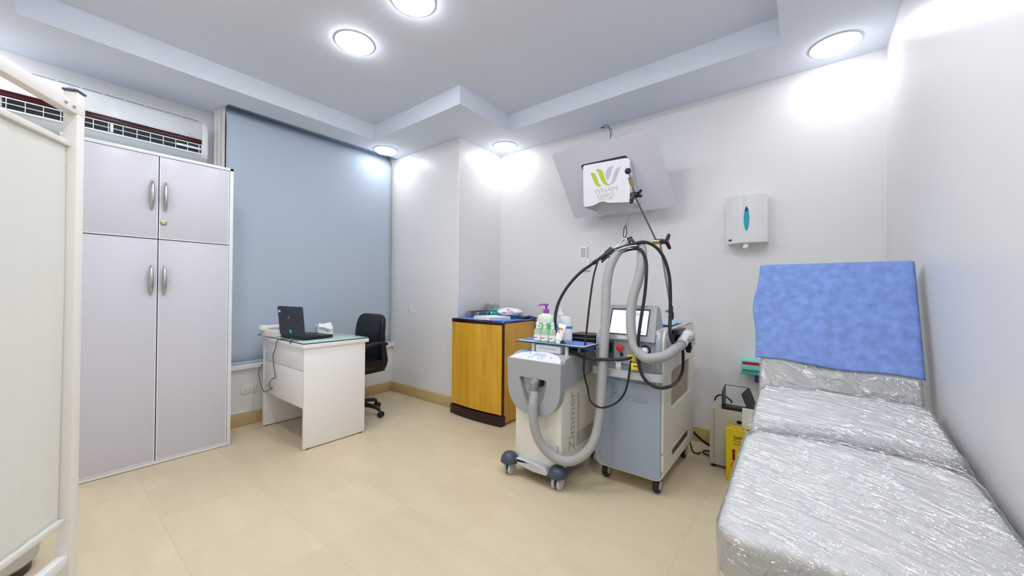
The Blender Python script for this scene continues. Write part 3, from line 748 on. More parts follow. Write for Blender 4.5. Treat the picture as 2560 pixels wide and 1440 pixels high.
THICK=[(-1.236,1.779,.545),(-1.222,1.775,0.52),(-1.216,1.760,0.465),(-1.210,1.760,0.364),(-1.182,1.780,0.263),(-1.120,1.810,0.194),(-1.039,1.840,0.173),(-0.969,1.880,0.208),(-0.928,1.930,0.273),(-0.914,1.970,0.372),(-0.907,1.990,0.505),(-0.907,2.010,0.683),(-0.905,2.030,0.864),(-0.912,2.060,1.048),(-0.916,2.080,1.166),(-0.903,2.100,1.273),(-0.874,2.130,1.352),(-0.832,2.160,1.400),(-0.781,2.170,1.421),(-0.742,2.160,1.379),(-0.730,2.140,1.303),(-0.743,2.120,1.188),(-0.765,2.100,1.097),(-0.771,2.080,0.984),(-0.759,2.060,0.885),(-0.729,2.045,0.805),(-0.679,2.042,0.764),(-0.624,2.045,0.769),(-0.583,2.064,0.781),(-0.560,2.099,0.798),(-0.550,2.162,0.813),(-0.548,2.238,0.820)]
P = spline([Vector(p) for p in THICK], 14)
hz = MB().tube(P, [.0262+(.0008 if i % 2 else 0) for i in range(len(P))], 18).build('air_hose', MT['hose'], t, ang=80)
ADVZ = (0, 0, 1)
text('Zimmer', 'brand_lettering', .098, MT['zlet'], t, (-1.0815, 1.972, .352), ADVZ, (0, -1, 0), bold=.0015, sx=1.08)
text('MedizinSysteme', 'brand_lettering', .040, MT['zlet'], t, (-1.0815, 2.045, .362), ADVZ, (0, -1, 0), sx=1.05)
text('Cryo', 'model_lettering', .036, MT['zlet2'], t, (-1.104, 1.8415, .203), ADVZ, (-1, 0, 0))
gl = MB()
for i in range(26):
    for j in range(7): gl.box(-1.0822, -1.0812, 2.03+i*.0112, 2.037+i*.0112, .186+j*.012+i*.0004, .193+j*.012+i*.0004)
gl.build('side_vent', MT['ventm'], t)
# base with domed castor covers
MB().plate([(-1.372, .112), (-1.36, .118), (-1.243, .122), (-1.165, .112), (-1.140, .088), (-1.150, .070), (-1.243, .066), (-1.355, .078)], [], XZ(1.795), XZ(1.85)).build('bumper', MT['lgrey'], t, bevel=.012)
MB().box(-1.42, -1.09, 1.86, 2.32, .072, .104, .004).build('base', MT['portd'], t)
for x, y in ((-1.425, 1.812), (-1.098, 1.838), (-1.425, 2.30), (-1.098, 2.30)):
    hb = MB().lathe([(.056, .076), (.057, .084), (.050, .106), (.036, .124), (.018, .134), (.002, .137)], (x, y, 0), seg=26).build('castor_cover', MT['dome'], t)
    for sd in (-.017, .017):
        MB().lathe([(.012, -.009), (.031, -.009), (.035, -.005), (.035, .005), (.031, .009), (.012, .009)], (x+sd, y, .0355), 'X', 24).build('wheel', MT['lgrey'], hb)
    MB().box(x-.007, x+.007, y-.022, y+.022, .02, .078, .003).build('fork', MT['black'], hb)
# glass shelf on posts
sh = MB().plate(rrect(-1.452, -.968, 1.895, 2.085, .012), [], XY(.800), XY(.808)).build('glass_shelf', MT['sglass'], t)
MB().plate(rrect(-1.4528, -.9672, 1.8942, 2.0858, .013), [rrect(-1.4515, -.9685, 1.8955, 2.0845, .012)], XY(.8002), XY(.8078)).build('shelf_edge', MT['teald'], sh)
for x in (-1.325, -1.088):
    for y in (1.915, 2.065):
        MB().lathe([(.013, .744), (.011, .75), (.011, .80)], (x, y, 0), seg=16).build('shelf_post', MT['lgrey'], t)

# drape over the back of that shelf
def sd(u, v):
    x = -1.44+.435*u
    s = v*.42
    front = 1.945+.02*math.sin(u*7)+.02*math.sin(u*17)*.3
    pts = [(front, .8095), (2.088, .8095), (2.098, .80), (2.105, .757), (2.115, .7505), (2.33, .7505)]
    L_, acc = [0], 0
    for i in range(1, len(pts)): acc += math.dist(pts[i-1], pts[i]); L_.append(acc)
    q = v*acc
    for i in range(1, len(pts)):
        if q <= L_[i]+1e-9:
            f = (q-L_[i-1])/(L_[i]-L_[i-1]); y = pts[i-1][0]+(pts[i][0]-pts[i-1][0])*f; z = pts[i-1][1]+(pts[i][1]-pts[i-1][1])*f; break
    if z < .800: y += .010*math.sin(u*22)*(.3 if z < .755 else 1)+.006
    return (x, y, z+.0008*math.sin(u*31+v*9)+.0008)
t = thing('blue_shelf_drape', 'blue disposable drape over the glass shelf of the cooling unit', 'drape', (-1.22, 2.1, .75))
MB().grid(sd, 60, 60).build('drape', MT['drape'], t, thick=.001)
MB().grid(lambda u, v: (-1.42+.16*u, 2.09+.012*math.sin(u*6)+.012*v, .806-.045*v+.012*u*v), 10, 8).build('hanging_fold', MT['drape'], t, thick=.001)

SZ = .8085
def sprayer(x, y, lb, rot=0):
    t = thing('spray_bottle', lb, 'spray bottle', (x, y, SZ), 0, 'small spray bottles on the glass shelf')
    MB().lathe([(.022, SZ+.001), (.0235, SZ+.005), (.0235, SZ+.066), (.020, SZ+.078), (.010, SZ+.086)], (x, y, 0), seg=22).build('bottle', MT['clearpl'], t)
    MB().lathe([(.0238, SZ+.012), (.0238, SZ+.042)], (x, y, 0), seg=22).build('label', MT['paper'], t)
    MB().box(x-.013, x+.012, y-.0248, y-.0242, SZ+.025, SZ+.030).build('label_print', MT['redl'], t)
    MB().lathe([(.011, SZ+.085), (.0115, SZ+.095), (.009, SZ+.104), (.0085, SZ+.120), (.006, SZ+.122)], (x, y, 0), seg=18).box(x-.005, x+.005, y-.02, y-.004, SZ+.108, SZ+.116, .002).build('spray_head', MT['paper'], t)
    return t
s1 = sprayer(-1.300, 1.925, 'small clear spray bottle with a neck tag on the glass shelf, leftmost of three')
MB().box(-1.292, -1.255, 1.900, 1.9008, SZ+.086, SZ+.108, rz=0).xf(lambda p: (p.x, p.y, p.z+(p.x+1.292)*.12)).build('neck_tag', MT['paper'], s1)
MB().box(-1.280, -1.262, 1.8994, 1.8998, SZ+.097, SZ+.103).build('tag_print', MT['redl'], s1)
sprayer(-1.247, 1.925, 'small clear spray bottle on the glass shelf, middle of three')
sprayer(-1.194, 1.93, 'small clear spray bottle on the glass shelf, rightmost of three, beside the white tube')
t = thing('gel_pump_bottle', 'large green gel bottle with a purple pump behind the small spray bottles', 'pump bottle', (-1.29, 2.0, SZ))
MB().plate(rrect(-1.355, -1.222, 1.968, 2.035, .03), [], XY(SZ+.002), XY(SZ+.112)).build('gel', MT['gliq'], t, bevel=.003)
bd = MB()
for (w, d_, z) in ((.0668, .034, SZ+.1125), (.0655, .034, SZ+.135), (.056, .032, SZ+.155), (.030, .024, SZ+.168), (.020, .020, SZ+.172)):
    bd.v += [Vector((-1.2885+w*math.cos(2*PI*k/28), 2.0015+d_*math.sin(2*PI*k/28), z)) for k in range(28)]
bd.f += [(i*28+k, i*28+(k+1) % 28, (i+1)*28+(k+1) % 28, (i+1)*28+k) for i in range(4) for k in range(28)]+[tuple(range(28)), tuple(4*28+k for k in range(28))]
bd.build('shoulder', MT['gelt'], t, ang=60)
MB().lathe([(.019, SZ+.172), (.019, SZ+.195), (.016, SZ+.199)], (-1.2885, 2.0015, 0), seg=22).build('collar', MT['purple'], t)
MB().lathe([(.006, SZ+.198), (.006, SZ+.222)], (-1.2885, 2.0015, 0), seg=12).lathe([(.016, SZ+.220), (.017, SZ+.228), (.010, SZ+.233)], (-1.2885, 2.0015, 0), seg=18).tube([(-1.2885, 2.0015, SZ+.226), (-1.315, 1.992, SZ+.227), (-1.336, 1.985, SZ+.219)], [.006, .0055, .0045], 10, 4).build('pump_head', MT['purple'], t)
t = thing('clear_nozzle_bottle', 'tall translucent bottle with white pointed nozzle and blue label, behind the white tube', 'bottle', (-1.19, 2.03, SZ))
MB().lathe([(.048, SZ+.001), (.052, SZ+.006), (.052, SZ+.135), (.046, SZ+.150), (.022, SZ+.160)], (-1.164, 2.015, 0), seg=28, sy=.65).build('bottle', MT['clearb'], t)
MB().lathe([(.020, SZ+.160), (.020, SZ+.172), (.009, SZ+.185), (.004, SZ+.212)], (-1.190, 2.015, 0), seg=18).build('nozzle', MT['whitep'], t)
MB().lathe([(.0526, SZ+.02), (.0526, SZ+.10)], (-1.164, 2.015, 0), seg=28, sy=.65).build('label', MT['paper'], t)
MB().lathe([(.0530, SZ+.085), (.0530, SZ+.10)], (-1.164, 2.015, 0), seg=28, sy=.65).build('label_band', MT['blab'], t)
t = thing('cream_tube', 'white cream tube with orange print leaning on the bottles of the glass shelf', 'tube', (-1.155, 1.92, SZ))
tb = MB(); fl = []
for i, (w, d_, z) in enumerate(((.013, .013, 0), (.013, .013, .018), (.021, .019, .022), (.023, .016, .06), (.0255, .008, .10), (.027, .0012, .118))):
    fl.append([(w*math.cos(2*PI*k/20), d_*math.sin(2*PI*k/20), z) for k in range(20)])
tb.v = [Vector(p) for r_ in fl for p in r_]; tb.f = [(i*20+k, i*20+(k+1) % 20, (i+1)*20+(k+1) % 20, (i+1)*20+k) for i in range(5) for k in range(20)]+[tuple(range(20)), tuple(100+k for k in range(20))]
Rm = Matrix.Translation((-1.150, 1.915, SZ+.002)) @ Matrix.Rotation(.17, 4, 'Y') @ Matrix.Rotation(-.22, 4, 'X')
tb.xf(lambda p: Rm @ p).build('tube_body', MT['paper'], t, ang=50)
MB().box(-.010, .016, -.0150, -.0125, .085, .095).box(-.012, .004, -.0170, -.0140, .064, .072).xf(lambda p: Rm @ p).build('print', MT['orange'], t)
MB().lathe([(.009, -.0160), (.009, -.0125)], (-.016, 0, .085), 'Y', 16).xf(lambda p: Rm @ p).build('round_print', MT['blab'], t)
t = thing('white_carton', 'low white carton under the glass shelf of the cooling unit', 'carton', (-1.22, 1.96, .748))
MB().box(-1.305, -1.130, 1.912, 1.998, .7485, .792, .003).build('carton', MT['paper'], t)
MB().box(-1.28, -1.16, 1.9112, 1.9118, .768, .776).build('print', MT['lgr'], t)
def zipcase(z, dx, lb):
    t = thing('zip_case', lb, 'case', (-1.125+dx, 2.21, z), 0, 'black zip cases on the cooling unit')
    MB().plate(rrect(-1.215+dx, -1.035+dx, 2.15, 2.30, .03), [], XY(z), XY(z+.022)).build('lower_shell', MT['casew'], t, bevel=.010)
    MB().plate(rrect(-1.215+dx, -1.035+dx, 2.15, 2.30, .03), [], XY(z+.0255), XY(z+.046)).build('upper_shell', MT['casew'], t, bevel=.012)
    MB().plate(rrect(-1.214+dx, -1.036+dx, 2.151, 2.299, .03), [], XY(z+.0205), XY(z+.027)).build('zip', MT['zip'], t)
    MB().tube([(-1.214+dx, 2.17, z+.024), (-1.226+dx, 2.165, z+.026), (-1.232+dx, 2.17, z+.018), (-1.224+dx, 2.175, z+.012)], .003, 6, 4).build('zip_pull', MT['casew'], t)
zipcase(.7535, 0, 'black zip case, the lower of two stacked on the blue drape beside the laser machine')
zipcase(.8005, .010, 'black zip case, the upper of two stacked on the blue drape beside the laser machine')

# ------------------------------------------------------------------ laser machine
t = thing('laser_machine', 'tall grey and white wheeled laser machine with a lit touch screen and hoses', 'laser machine', (-.80, 2.46, 0))
LX0, LX1, LF, LB = -1.0, -.60, 2.108, 2.815
def arc(cx, cz, r, a0, a1, n=8): return [(cx+r*math.cos(math.radians(a0+(a1-a0)*i/n)), cz+r*math.sin(math.radians(a0+(a1-a0)*i/n))) for i in range(n+1)]
core = arc(LX0+.05, .128, .05, 180, 270)+arc(LX1-.05, .128, .05, 270, 360)+[(LX1, .133), (LX1-.016, .133), (LX1-.016, .86)]+arc(LX1-.055, .865, .04, 0, 90)+arc(LX0+.055, .865, .04, 90, 180)+[(LX0+.016, .86), (LX0+.016, .133), (LX0, .133)]
MB().plate(core, [], XZ(LF+.008), XZ(LB-.01)).build('chassis', MT['ivory'], t, bevel=.004)
up = [(LF, .236)]+[(LF+.008, .80)]+arc(LF+.085, .835, .075, 175, 100)+[(2.45, .918), (2.68, .922)]+arc(LB-.045, .872, .045, 80, 0)+[(LB, .236)]
lo = [(LF, .231), (LF, .138), (LB, .138), (LB, .231)]
vhole = [(2.275, .655), (2.305, .668), (2.67, .682), (2.695, .670), (2.695, .475), (2.685, .464), (2.275, .452), (2.266, .462), (2.266, .645)][::-1]
lhole = [(2.285, .205), (2.70, .222), (2.70, .163), (2.30, .151)][::-1]
for xa, xb, nm in ((LX1-.016, LX1, 'r'), (LX0+.016, LX0, 'l')):
    sp_ = MB().plate(up, [vhole], YZ(xa), YZ(xb)).build('side_panel', MT['ivory'], t, bevel=.004)
    MB().plate(lo, [lhole], YZ(xa), YZ(xb)).build('lower_side_panel', MT['ivory'], t, bevel=.003)
    q = .0015 if nm == 'r' else -.0015
    MB().plate(vhole, [], YZ(xa+q*.2), YZ(xa+q)).build('side_vent', MT['sidev'], sp_)
    MB().plate(lhole, [], YZ(xa+q*.2), YZ(xa+q)).build('lower_vent', MT['venbr'], sp_)
# front door panel
fr = arc(LX0+.068, .150, .055, 180, 270)+arc(LX1-.040, .120, .028, 270, 360)+[(LX1-.013, .605), (LX0+.013, .605)]
dp = MB().plate(fr, [], XZ(LF-.014), XZ(LF+.010)).build('front_door', MT['panelg'], t, bevel=.006)
text('CANDELA', 'brand_lettering', .048, MT['emboss'], dp, (-.783, LF-.0145, .512), (1, 0, 0), (0, 0, 1), ext=.0003, bold=-.0004)
lg = MB()
for i in range(11):
    u = i/10; z = .590-.095*u; w = .006+.030*math.sin(PI*min(1, u*1.02))**.8
    lg.box(-.905+.02*math.sin(PI*u)-.0, -.905+.02*math.sin(PI*u)+w, LF-.0149, LF-.0141, z-.0014, z+.0014)
lg.tube([(-.915, LF-.0145, .590), (-.935, LF-.0145, .560), (-.942, LF-.0145, .530)], .0015, 6, 5)
lg.build('brand_mark', MT['emboss'], dp)
# upper console between the rounded grey columns
MB().box(LX0+.034, LX1-.034, LF+.002, 2.30, .60, .858, .004).build('console', MT['shell'], t)
for x0, x1 in ((LX0+.012, LX0+.042), (LX1-.042, LX1-.012)):
    cpf = [(LF-.012, .60), (LF-.012, .83)]+arc(LF+.050, .84, .062, 180, 95)+[(2.30, .905), (2.30, .60)]
    MB().plate(cpf, [], YZ(x0), YZ(x1)).build('console_column', MT['shell'], t, bevel=.007)
MB().box(LX0+.03, LX1-.03, 2.20, LB-.02, .85, .906, .006).build('top_deck', MT['ivory'], t)
# screen housing
hp = [(2.082, .842), (2.086, .858), (2.150, 1.022), (2.160, 1.036), (2.178, 1.042), (2.222, 1.040), (2.262, 1.02), (2.320, .87), (2.325, .842)]
hd = MB().plate(hp, [], YZ(-.940), YZ(-.640))
hd.xf(lambda p: (-.790+(p.x+.790)*(1.0-(.10 if p.y > 2.2 else 0)-(.05*max(0, p.z-.90)/.14)), p.y, p.z))
hd.build('screen_housing', MT['mgrey'], t, bevel=.014)
fy = lambda z: 2.086+(z-.858)*(.064/.164)
def facep(x0, x1, z0, z1, off, name, mat, par, th=.003, r=.004):
    return MB().plate(rrect(x0, x1, z0, z1, r, 3), [], lambda a_, b_: (a_, fy(b_)-off, b_), lambda a_, b_: (a_, fy(b_)-off+th, b_)).build(name, mat, par)
facep(-.912, -.682, .872, 1.022, .0006, 'screen_bezel', MT['portd'], t)
scn = facep(-.904, -.690, .880, 1.012, .0014, 'touch_screen', MT['screen'], t)
facep(-.84, -.694, .986, .998, .0020, 'screen_header', MT['scrui'], scn, .001, .001)
for z in (.970, .958, .946, .930, .915): facep(-.885, -.725, z, z+.0022, .0019, 'screen_line', MT['scrui2'], scn, .001, .0005)
MB().lathe([(.009, -.0005), (.009, 0)], (-.712, fy(.893)-.0018, .893), 'Y', 18).build('screen_icon', MT['scrui'], scn)
facep(-.852, -.760, .850, .868, .0012, 'name_plate', MT['lgrey'], t)
# recessed connector bay under the screen
MB().plate(rrect(-.935, -.668, .705, .838, .012), [], XZ(LF-.004), XZ(LF+.004)).build('connector_bay', MT['shell'], t)
pb = MB().plate(rrect(-.934, -.880, .728, .832, .008), [], XZ(LF-.0075), XZ(LF-.002)).build('port_plate', MT['portd'], t)
MB().lathe([(.020, -.002), (.020, 0)], (-.906, LF-.0075, .790), 'Y', 22, sy=1.6).build('port', MT['hollow'], pb)
MB().lathe([(.014, 0), (.014, -.012), (.0185, -.013), (.0185, -.022), (.012, -.026)], (-.838, LF-.004, .795), 'Y', 24).build('emergency_button', MT['red'], t)
ky = MB().lathe([(.011, 0), (.011, -.008), (.006, -.009)], (-.834, LF-.004, .757), 'Y', 20).build('key_switch', MT['black'], t)
MB().box(-.837, -.833, LF-.030, LF-.012, .748, .766, .0008).tube([(-.835, LF-.03, .757), (-.842, LF-.036, .745), (-.852, LF-.034, .728), (-.85, LF-.03, .71), (-.842, LF-.034, .72), (-.835, LF-.03, .757)], .0012, 6, 4).build('key', MT['steel'], ky)
MB().box(-.858, -.828, LF-.030, LF-.028, .672, .715, .0006).build('key_tag', MT['paper'], ky)
MB().lathe([(.027, 0), (.027, -.006), (.022, -.008)], (-.694, LF-.004, .796), 'Y', 22).build('fibre_port', MT['black'], t)
MB().lathe([(.021, 0), (.021, -.03), (.015, -.036), (.015, -.05)], (-.697, LF-.010, .792), 'Y', 22).build('fibre_connector', MT['whitep'], t)
MB().grid(lambda u, v: (-.705+.05*u, LF-.055-.008*math.sin(u*3), .782+.014*v-.012*u), 6, 3).build('paper_flag', MT['paper'], t, thick=.0008)
# handle bar
hpts = [(LX0+.006, LF+.02), (LX0-.004, LF-.012), (LX0+.010, LF-.034), (LX0+.05, LF-.044), (-.80, LF-.048), (LX1-.05, LF-.044), (LX1-.010, LF-.034), (LX1+.004, LF-.012), (LX1-.006, LF+.02)]
sp2 = spline([Vector((a_, b_, 0)) for a_, b_ in hpts], 5); hb = MB()
for i, p in enumerate(sp2):
    tt = (sp2[min(i+1, len(sp2)-1)]-sp2[max(i-1, 0)]).normalized(); nn = Vector((-tt.y, tt.x, 0))
    for (o_, z) in ((-.005, .632), (.005, .632), (.006, .655), (.005, .676), (-.005, .676), (-.006, .655)): hb.v.append(p+nn*o_+Vector((0, 0, z)))
hb.f = [(i*6+k, i*6+(k+1) % 6, (i+1)*6+(k+1) % 6, (i+1)*6+k) for i in range(len(sp2)-1) for k in range(6)]+[tuple(range(6)), tuple((len(sp2)-1)*6+k for k in range(6))]
hb.build('handle_bar', MT['lgrey'], t, bevel=.0015)
for x in (-.945, -.645):
    for y in (2.16, 2.735):
        w = MB().lathe([(.026, -.016), (.038, -.016), (.042, -.011), (.042, .011), (.038, .016), (.026, .016)], (x, y, .0425), 'X', 28).build('castor_tyre', MT['rubber'], t)
        MB().lathe([(.006, -.019), (.025, -.0175), (.0275, -.012), (.0275, .012), (.025, .0175), (.006, .019)], (x, y, .0425), 'X', 24).build('hub', MT['lgrey'], w)
        MB().box(x-.006, x+.006, y-.012, y+.012, .03, .09, .002).box(x-.03, x+.03, y-.03, y+.03, .083, .092, .003).build('bracket', MT['brown'], w)
# hand piece resting in its cradle on the right side
h = MB().tube([(-.553, 2.285, .818), (-.553, 2.33, .838), (-.553, 2.40, .858), (-.553, 2.46, .850), (-.553, 2.50, .815), (-.555, 2.515, .775)], [.020, .031, .036, .036, .030, .018], 18, 6).build('handpiece', MT['whitep'], t)
MB().tube([(-.520, 2.31, .845), (-.518, 2.37, .855), (-.520, 2.42, .842)], [.010, .016, .010], 12, 5).build('handpiece_button', MT['mgrey'], h)
MB().lathe([(.013, 0), (.013, .004), (.008, .006)], (-.521, 2.44, .868), 'X', 16).build('handpiece_dial', MT['lgrey'], h)
MB().tube([(-.553, 2.435, .815), (-.553, 2.45, .785), (-.553, 2.458, .757)], [.018, .020, .014], 14, 4).build('handpiece_nozzle', MT['hollow'], h)
MB().tube([(-.553, 2.225, .818), (-.553, 2.288, .818)], .028, 18).build('hose_end', MT['dgrey'], h)
MB().box(-.602, -.565, 2.27, 2.44, .875, .905, .004).box(-.602, -.590, 2.27, 2.50, .80, .90, .003).build('cradle', MT['black'], t)
# cables
FIBER=[(-0.722,2.085,0.755),(-0.745,2.060,0.759),(-0.790,2.030,0.744),(-0.871,2.000,0.737),(-0.968,1.970,0.736),(-1.047,1.950,0.755),(-1.116,1.940,0.804),(-1.169,1.940,0.876),(-1.190,1.950,0.958),(-1.183,1.980,1.055),(-1.142,2.020,1.154),(-1.082,2.060,1.235),(-1.017,2.090,1.288),(-0.961,2.110,1.331),(-0.910,2.120,1.363),(-0.832,2.118,1.382),(-0.765,2.120,1.398),(-0.714,2.150,1.405),(-0.664,2.180,1.376),(-0.626,2.200,1.314),(-0.599,2.200,1.223),(-0.588,2.190,1.121),(-0.582,2.166,0.988),(-0.576,2.141,0.902),(-0.568,2.162,0.846),(-0.562,2.241,0.832),(-0.556,2.30,0.838)]
THIN=[(-0.978,2.090,1.306),(-0.991,2.060,1.214),(-0.994,2.020,1.071),(-0.996,1.985,0.907),(-0.998,1.962,0.770),(-1.003,1.965,0.652),(-0.989,1.985,0.559),(-0.956,1.955,0.498),(-0.898,1.965,0.470),(-0.836,2.015,0.491),(-0.789,2.030,0.551),(-0.766,2.030,0.630),(-0.759,2.040,0.707),(-0.756,2.055,0.751)]
LOOP=[(-0.768,2.118,1.376),(-0.723,2.118,1.353),(-0.699,2.118,1.290),(-0.692,2.10,1.210),(-0.696,2.085,1.098),(-0.708,2.06,0.964),(-0.715,2.042,0.854),(-0.712,2.036,0.768),(-0.701,2.03,0.700),(-0.667,2.03,0.642),(-0.614,2.045,0.613),(-0.565,2.082,0.617),(-0.572,2.286,0.608),(-0.572,2.393,0.648),(-0.570,2.402,0.726),(-0.560,2.345,0.80)]
MB().tube(FIBER, .0092, 12, 8).build('fibre_cable', MT['rubber'], t)
MB().tube(THIN, .0058, 10, 8).build('control_cable', MT['rubber'], t)
MB().tube(LOOP, .0088, 12, 8).build('water_cable', MT['rubber'], t)
MB().tube([(-.752, 2.055, .755), (-.733, 2.072, .758)], .016, 6).box(-.775, -.735, 2.045, 2.049, .738, .768, .0005, rz=.2).build('warning_tag', MT['yellow'], t)
MB().box(-.752, -.705, 2.036, 2.040, .690, .728, .0005, rz=.1).build('warning_tag', MT['yellow'], t)
MB().box(-.70, -.665, LF-.009, LF-.0065, .722, .768).build('warning_tag', MT['yellow'], t)
for x, z in ((-.757, .756), (-.73, .712)): MB().box(x-.010, x+.010, 2.034+(.009 if z > .75 else 0), 2.0395+(.0075 if z > .75 else 0)-.003, z-.003, z+.003).build('tag_print', MT['bprint'], t)
MB().lathe([(.014, -.02), (.014, .02)], (-.738, 2.062, .705), 'Z', 12).build('cable_clip', MT['black'], t)
# support pole and arm
MB().lathe([(.022, .906), (.022, .915), (.012, .92), (.012, .945), (.014, .95), (.014, .985), (.010, .99), (.009, 1.03)], (-.690, 2.60, 0), seg=18).build('pole_socket', MT['black'], t)
MB().tube([(-.690, 2.60, .99), (-.714, 2.5915, 1.15), (-.760, 2.575, 1.46)], [.0075, .0065, .0065], 12).build('pole', MT['rodm'], t)
MB().box(-.724, -.706, 2.575, 2.595, .985, 1.006, .003).build('pole_knob', MT['steel'], t)
cl_ = MB().tube([(-.797, 2.572, 1.462), (-.740, 2.56, 1.455)], .019, 18).build('pole_clamp', MT['brass'], t)
MB().tube([(-.740, 2.56, 1.455), (-.718, 2.556, 1.452)], .016, 16).build('clamp_neck', MT['rubber'], cl_)
kb_ = MB()
for q in (65, 185, 305):
    a_ = math.radians(q); dx = Vector((math.cos(a_)*.45, math.cos(a_)*.9, math.sin(a_))).normalized()
    c0 = Vector((-.712, 2.556, 1.452)); kb_.tube([c0, c0+dx*.03, c0+dx*.055], [.014, .012, .010], 10, 3)
kb_.build('star_knob', MT['rubber'], cl_)
MB().lathe([(.010, 0), (.010, .004)], (-.702, 2.55, 1.452), 'X', 16).build('knob_cap', MT['redb'], cl_)
MB().tube([(-.780, 2.565, 1.465), (-.803, 2.22, 1.700), (-.800, 2.17, 1.758)], .0058, 12).build('arm_rod', MT['rodm'], t)
MB().tube([(-.800, 2.175, 1.752), (-.803, 2.145, 1.790)], .0135, 14).build('arm_sleeve', MT['brass'], t)
MB().tube([(-.803, 2.145, 1.790), (-.804, 2.125, 1.812)], .004, 8).build('arm_tip', MT['steel'], t)
MB().lathe([(.001, -.018), (.010, -.0155), (.0155, -.009), (.018, 0), (.0155, .009), (.010, .0155), (.001, .018)], (-.806, 2.115, 1.822), seg=18).build('arm_ball', MT['rubber'], t)
aj = MB().lathe([(.018, -.022), (.018, .022)], (-.803, 2.215, 1.702), 'X', 16).build('arm_joint', MT['black'], t)
MB().tube([(-.803, 2.205, 1.702), (-.812, 2.19, 1.668), (-.812, 2.19, 1.648)], [.013, .013, .009], 14).tube([(-.78, 2.22, 1.71), (-.765, 2.225, 1.73)], .009, 8).tube([(-.78, 2.22, 1.70), (-.762, 2.225, 1.69)], .009, 8).build('joint_knob', MT['black'], aj)
spg = [(-.812+(-.838+.812)*i/160+.0075*math.cos(i*.9), 2.19-.02*i/160+.0075*math.sin(i*.9), 1.64-.125*i/160) for i in range(161)]
MB().tube(spg, .0014, 6).build('balance_spring', MT['steel'], t)
MB().tube([(-.838, 2.17, 1.515), (-.848, 2.17, 1.50), (-.852, 2.17, 1.46), (-.848, 2.17, 1.447), (-.838, 2.17, 1.447), (-.832, 2.17, 1.47), (-.834, 2.17, 1.50), (-.838, 2.17, 1.515)], .0026, 8, 5).build('carabiner', MT['rubber'], t)
# hose hanger: curved rail with strut frame
rail = [(-.955, 2.125, 1.308), (-.905, 2.135, 1.352), (-.855, 2.15, 1.382), (-.80, 2.15, 1.393), (-.745, 2.14, 1.385)]
MB().tube([(x, y-.035, z-.012) for x, y, z in rail], .006, 8, 6).tube([(x, y+.035, z-.02) for x, y, z in rail], .006, 8, 6).build('hanger_rail', MT['rubber'], t)
hg = MB()
for y in (2.118, 2.19):
    hg.tube([(-.842, 2.16, 1.438), (-.915, y, 1.345)], .0052, 8).tube([(-.842, 2.16, 1.438), (-.752, y, 1.385)], .0052, 8)
hg.tube([(-.905, 2.112, 1.345), (-.83, 2.112, 1.375), (-.750, 2.112, 1.385)], .0058, 8, 5)
hg.build('hanger_frame', MT['zinc'], t)
for p, q in (((-.930, 2.118, 1.335), (-.895, 2.132, 1.368)), ((-.815, 2.155, 1.408), (-.790, 2.165, 1.418))):
    MB().tube([p, q], .0315, 18).build('hose_clamp', MT['rubber'], t)
MB().tube([(-.968, 2.098, 1.318), (-.935, 2.110, 1.343)], .014, 12).tube([(-1.01, 2.088, 1.292), (-.985, 2.094, 1.308)], .0125, 12).build('cable_joint', MT['rubber'], t)
MB().tube([(-.905, 2.10, 1.335), (-.897, 2.10, 1.312)], .010, 12).tube([(-.885, 2.105, 1.34), (-.876, 2.105, 1.318)], .010, 12).build('hanger_nut', MT['zinc'], t)
t = thing('blue_top_sheet', 'pale blue disposable sheet lying on top of the laser machine behind its screen', 'sheet', (-.72, 2.62, .925))
MB().grid(lambda u, v: (-.93+.31*u, 2.36+.42*v, .928+.006*math.sin(u*5+v*7)+.014*math.sin(v*3)*u*(1-u)*2), 20, 24).build('sheet', MT['drapel'], t, thick=.0012)

# ------------------------------------------------------------------ tilted wall panel with logo cover
bl_, br_, tl_ = Vector((-1.593, 2.930, 1.762)), Vector((-.755, 2.930, 1.756)), Vector((-1.633, 2.598, 2.247))
U, V = (br_-bl_), (tl_-bl_); Nn = U.cross(V).normalized()   # points to the wall side or the room
if Nn.y > 0: Nn = -Nn
t = thing('tilted_wall_panel', 'grey lavender panel tilted down from the back wall, with a white logo cover', 'wall panel', (-1.19, 3.05, 1.78))
PT = lambda off: (lambda a_, b_: bl_+U*a_+V*b_+Nn*off)
ow, oh = .032, .045
outer = [(x, y*1.0) for x, y in rrect(0, 1, 0, 1, .035, 5)]
cut = [(.272, .775), (.272, .30), (.69, .30), (.69, .72), (.675, .765), (.655, .785)]
MB().plate(outer, [], PT(-.016), PT(0)).build('panel', MT['tvp'], t, bevel=.002)
MB().plate(rrect(.262, .708, .68, .765, .025, 5), [], PT(.0002), PT(.0012)).build('cutout', MT['tvdark'], t)
# upright white cover, flush at its top and standing proud at its foot
Yc = 2.678
cov = [(-1.376+.03, 1.790), (-1.305, 1.792), (-1.275, 1.797), (-1.258, 1.806), (-1.235, 1.813), (-1.212, 1.812), (-1.19, 1.804), (-1.170, 1.796), (-1.14, 1.793), (-1.012, 1.778), (-1.004, 1.787), (-1.006, 2.07), (-1.010, 2.09), (-1.022, 2.103), (-1.042, 2.110), (-1.375, 2.122), (-1.386, 2.112), (-1.379, 1.818), (-1.374, 1.800), (-1.362, 1.791)]
cv = MB().plate(cov[::-1], [], XZ(Yc), XZ(Yc+.006)).build('logo_cover', MT['boxw'], t, bevel=.001)
pz = lambda z: 2.930+(z-1.759)*(2.598-2.930)/(2.2445-1.759)
for x in (-1.010, -1.378):
    MB().plate([(Yc+.006, 2.095), (Yc+.006, 1.785), (pz(1.80), 1.795)], [], YZ(x), YZ(x+.006)).build('cover_side', MT['tvp'], t)
ly = Yc-.0006
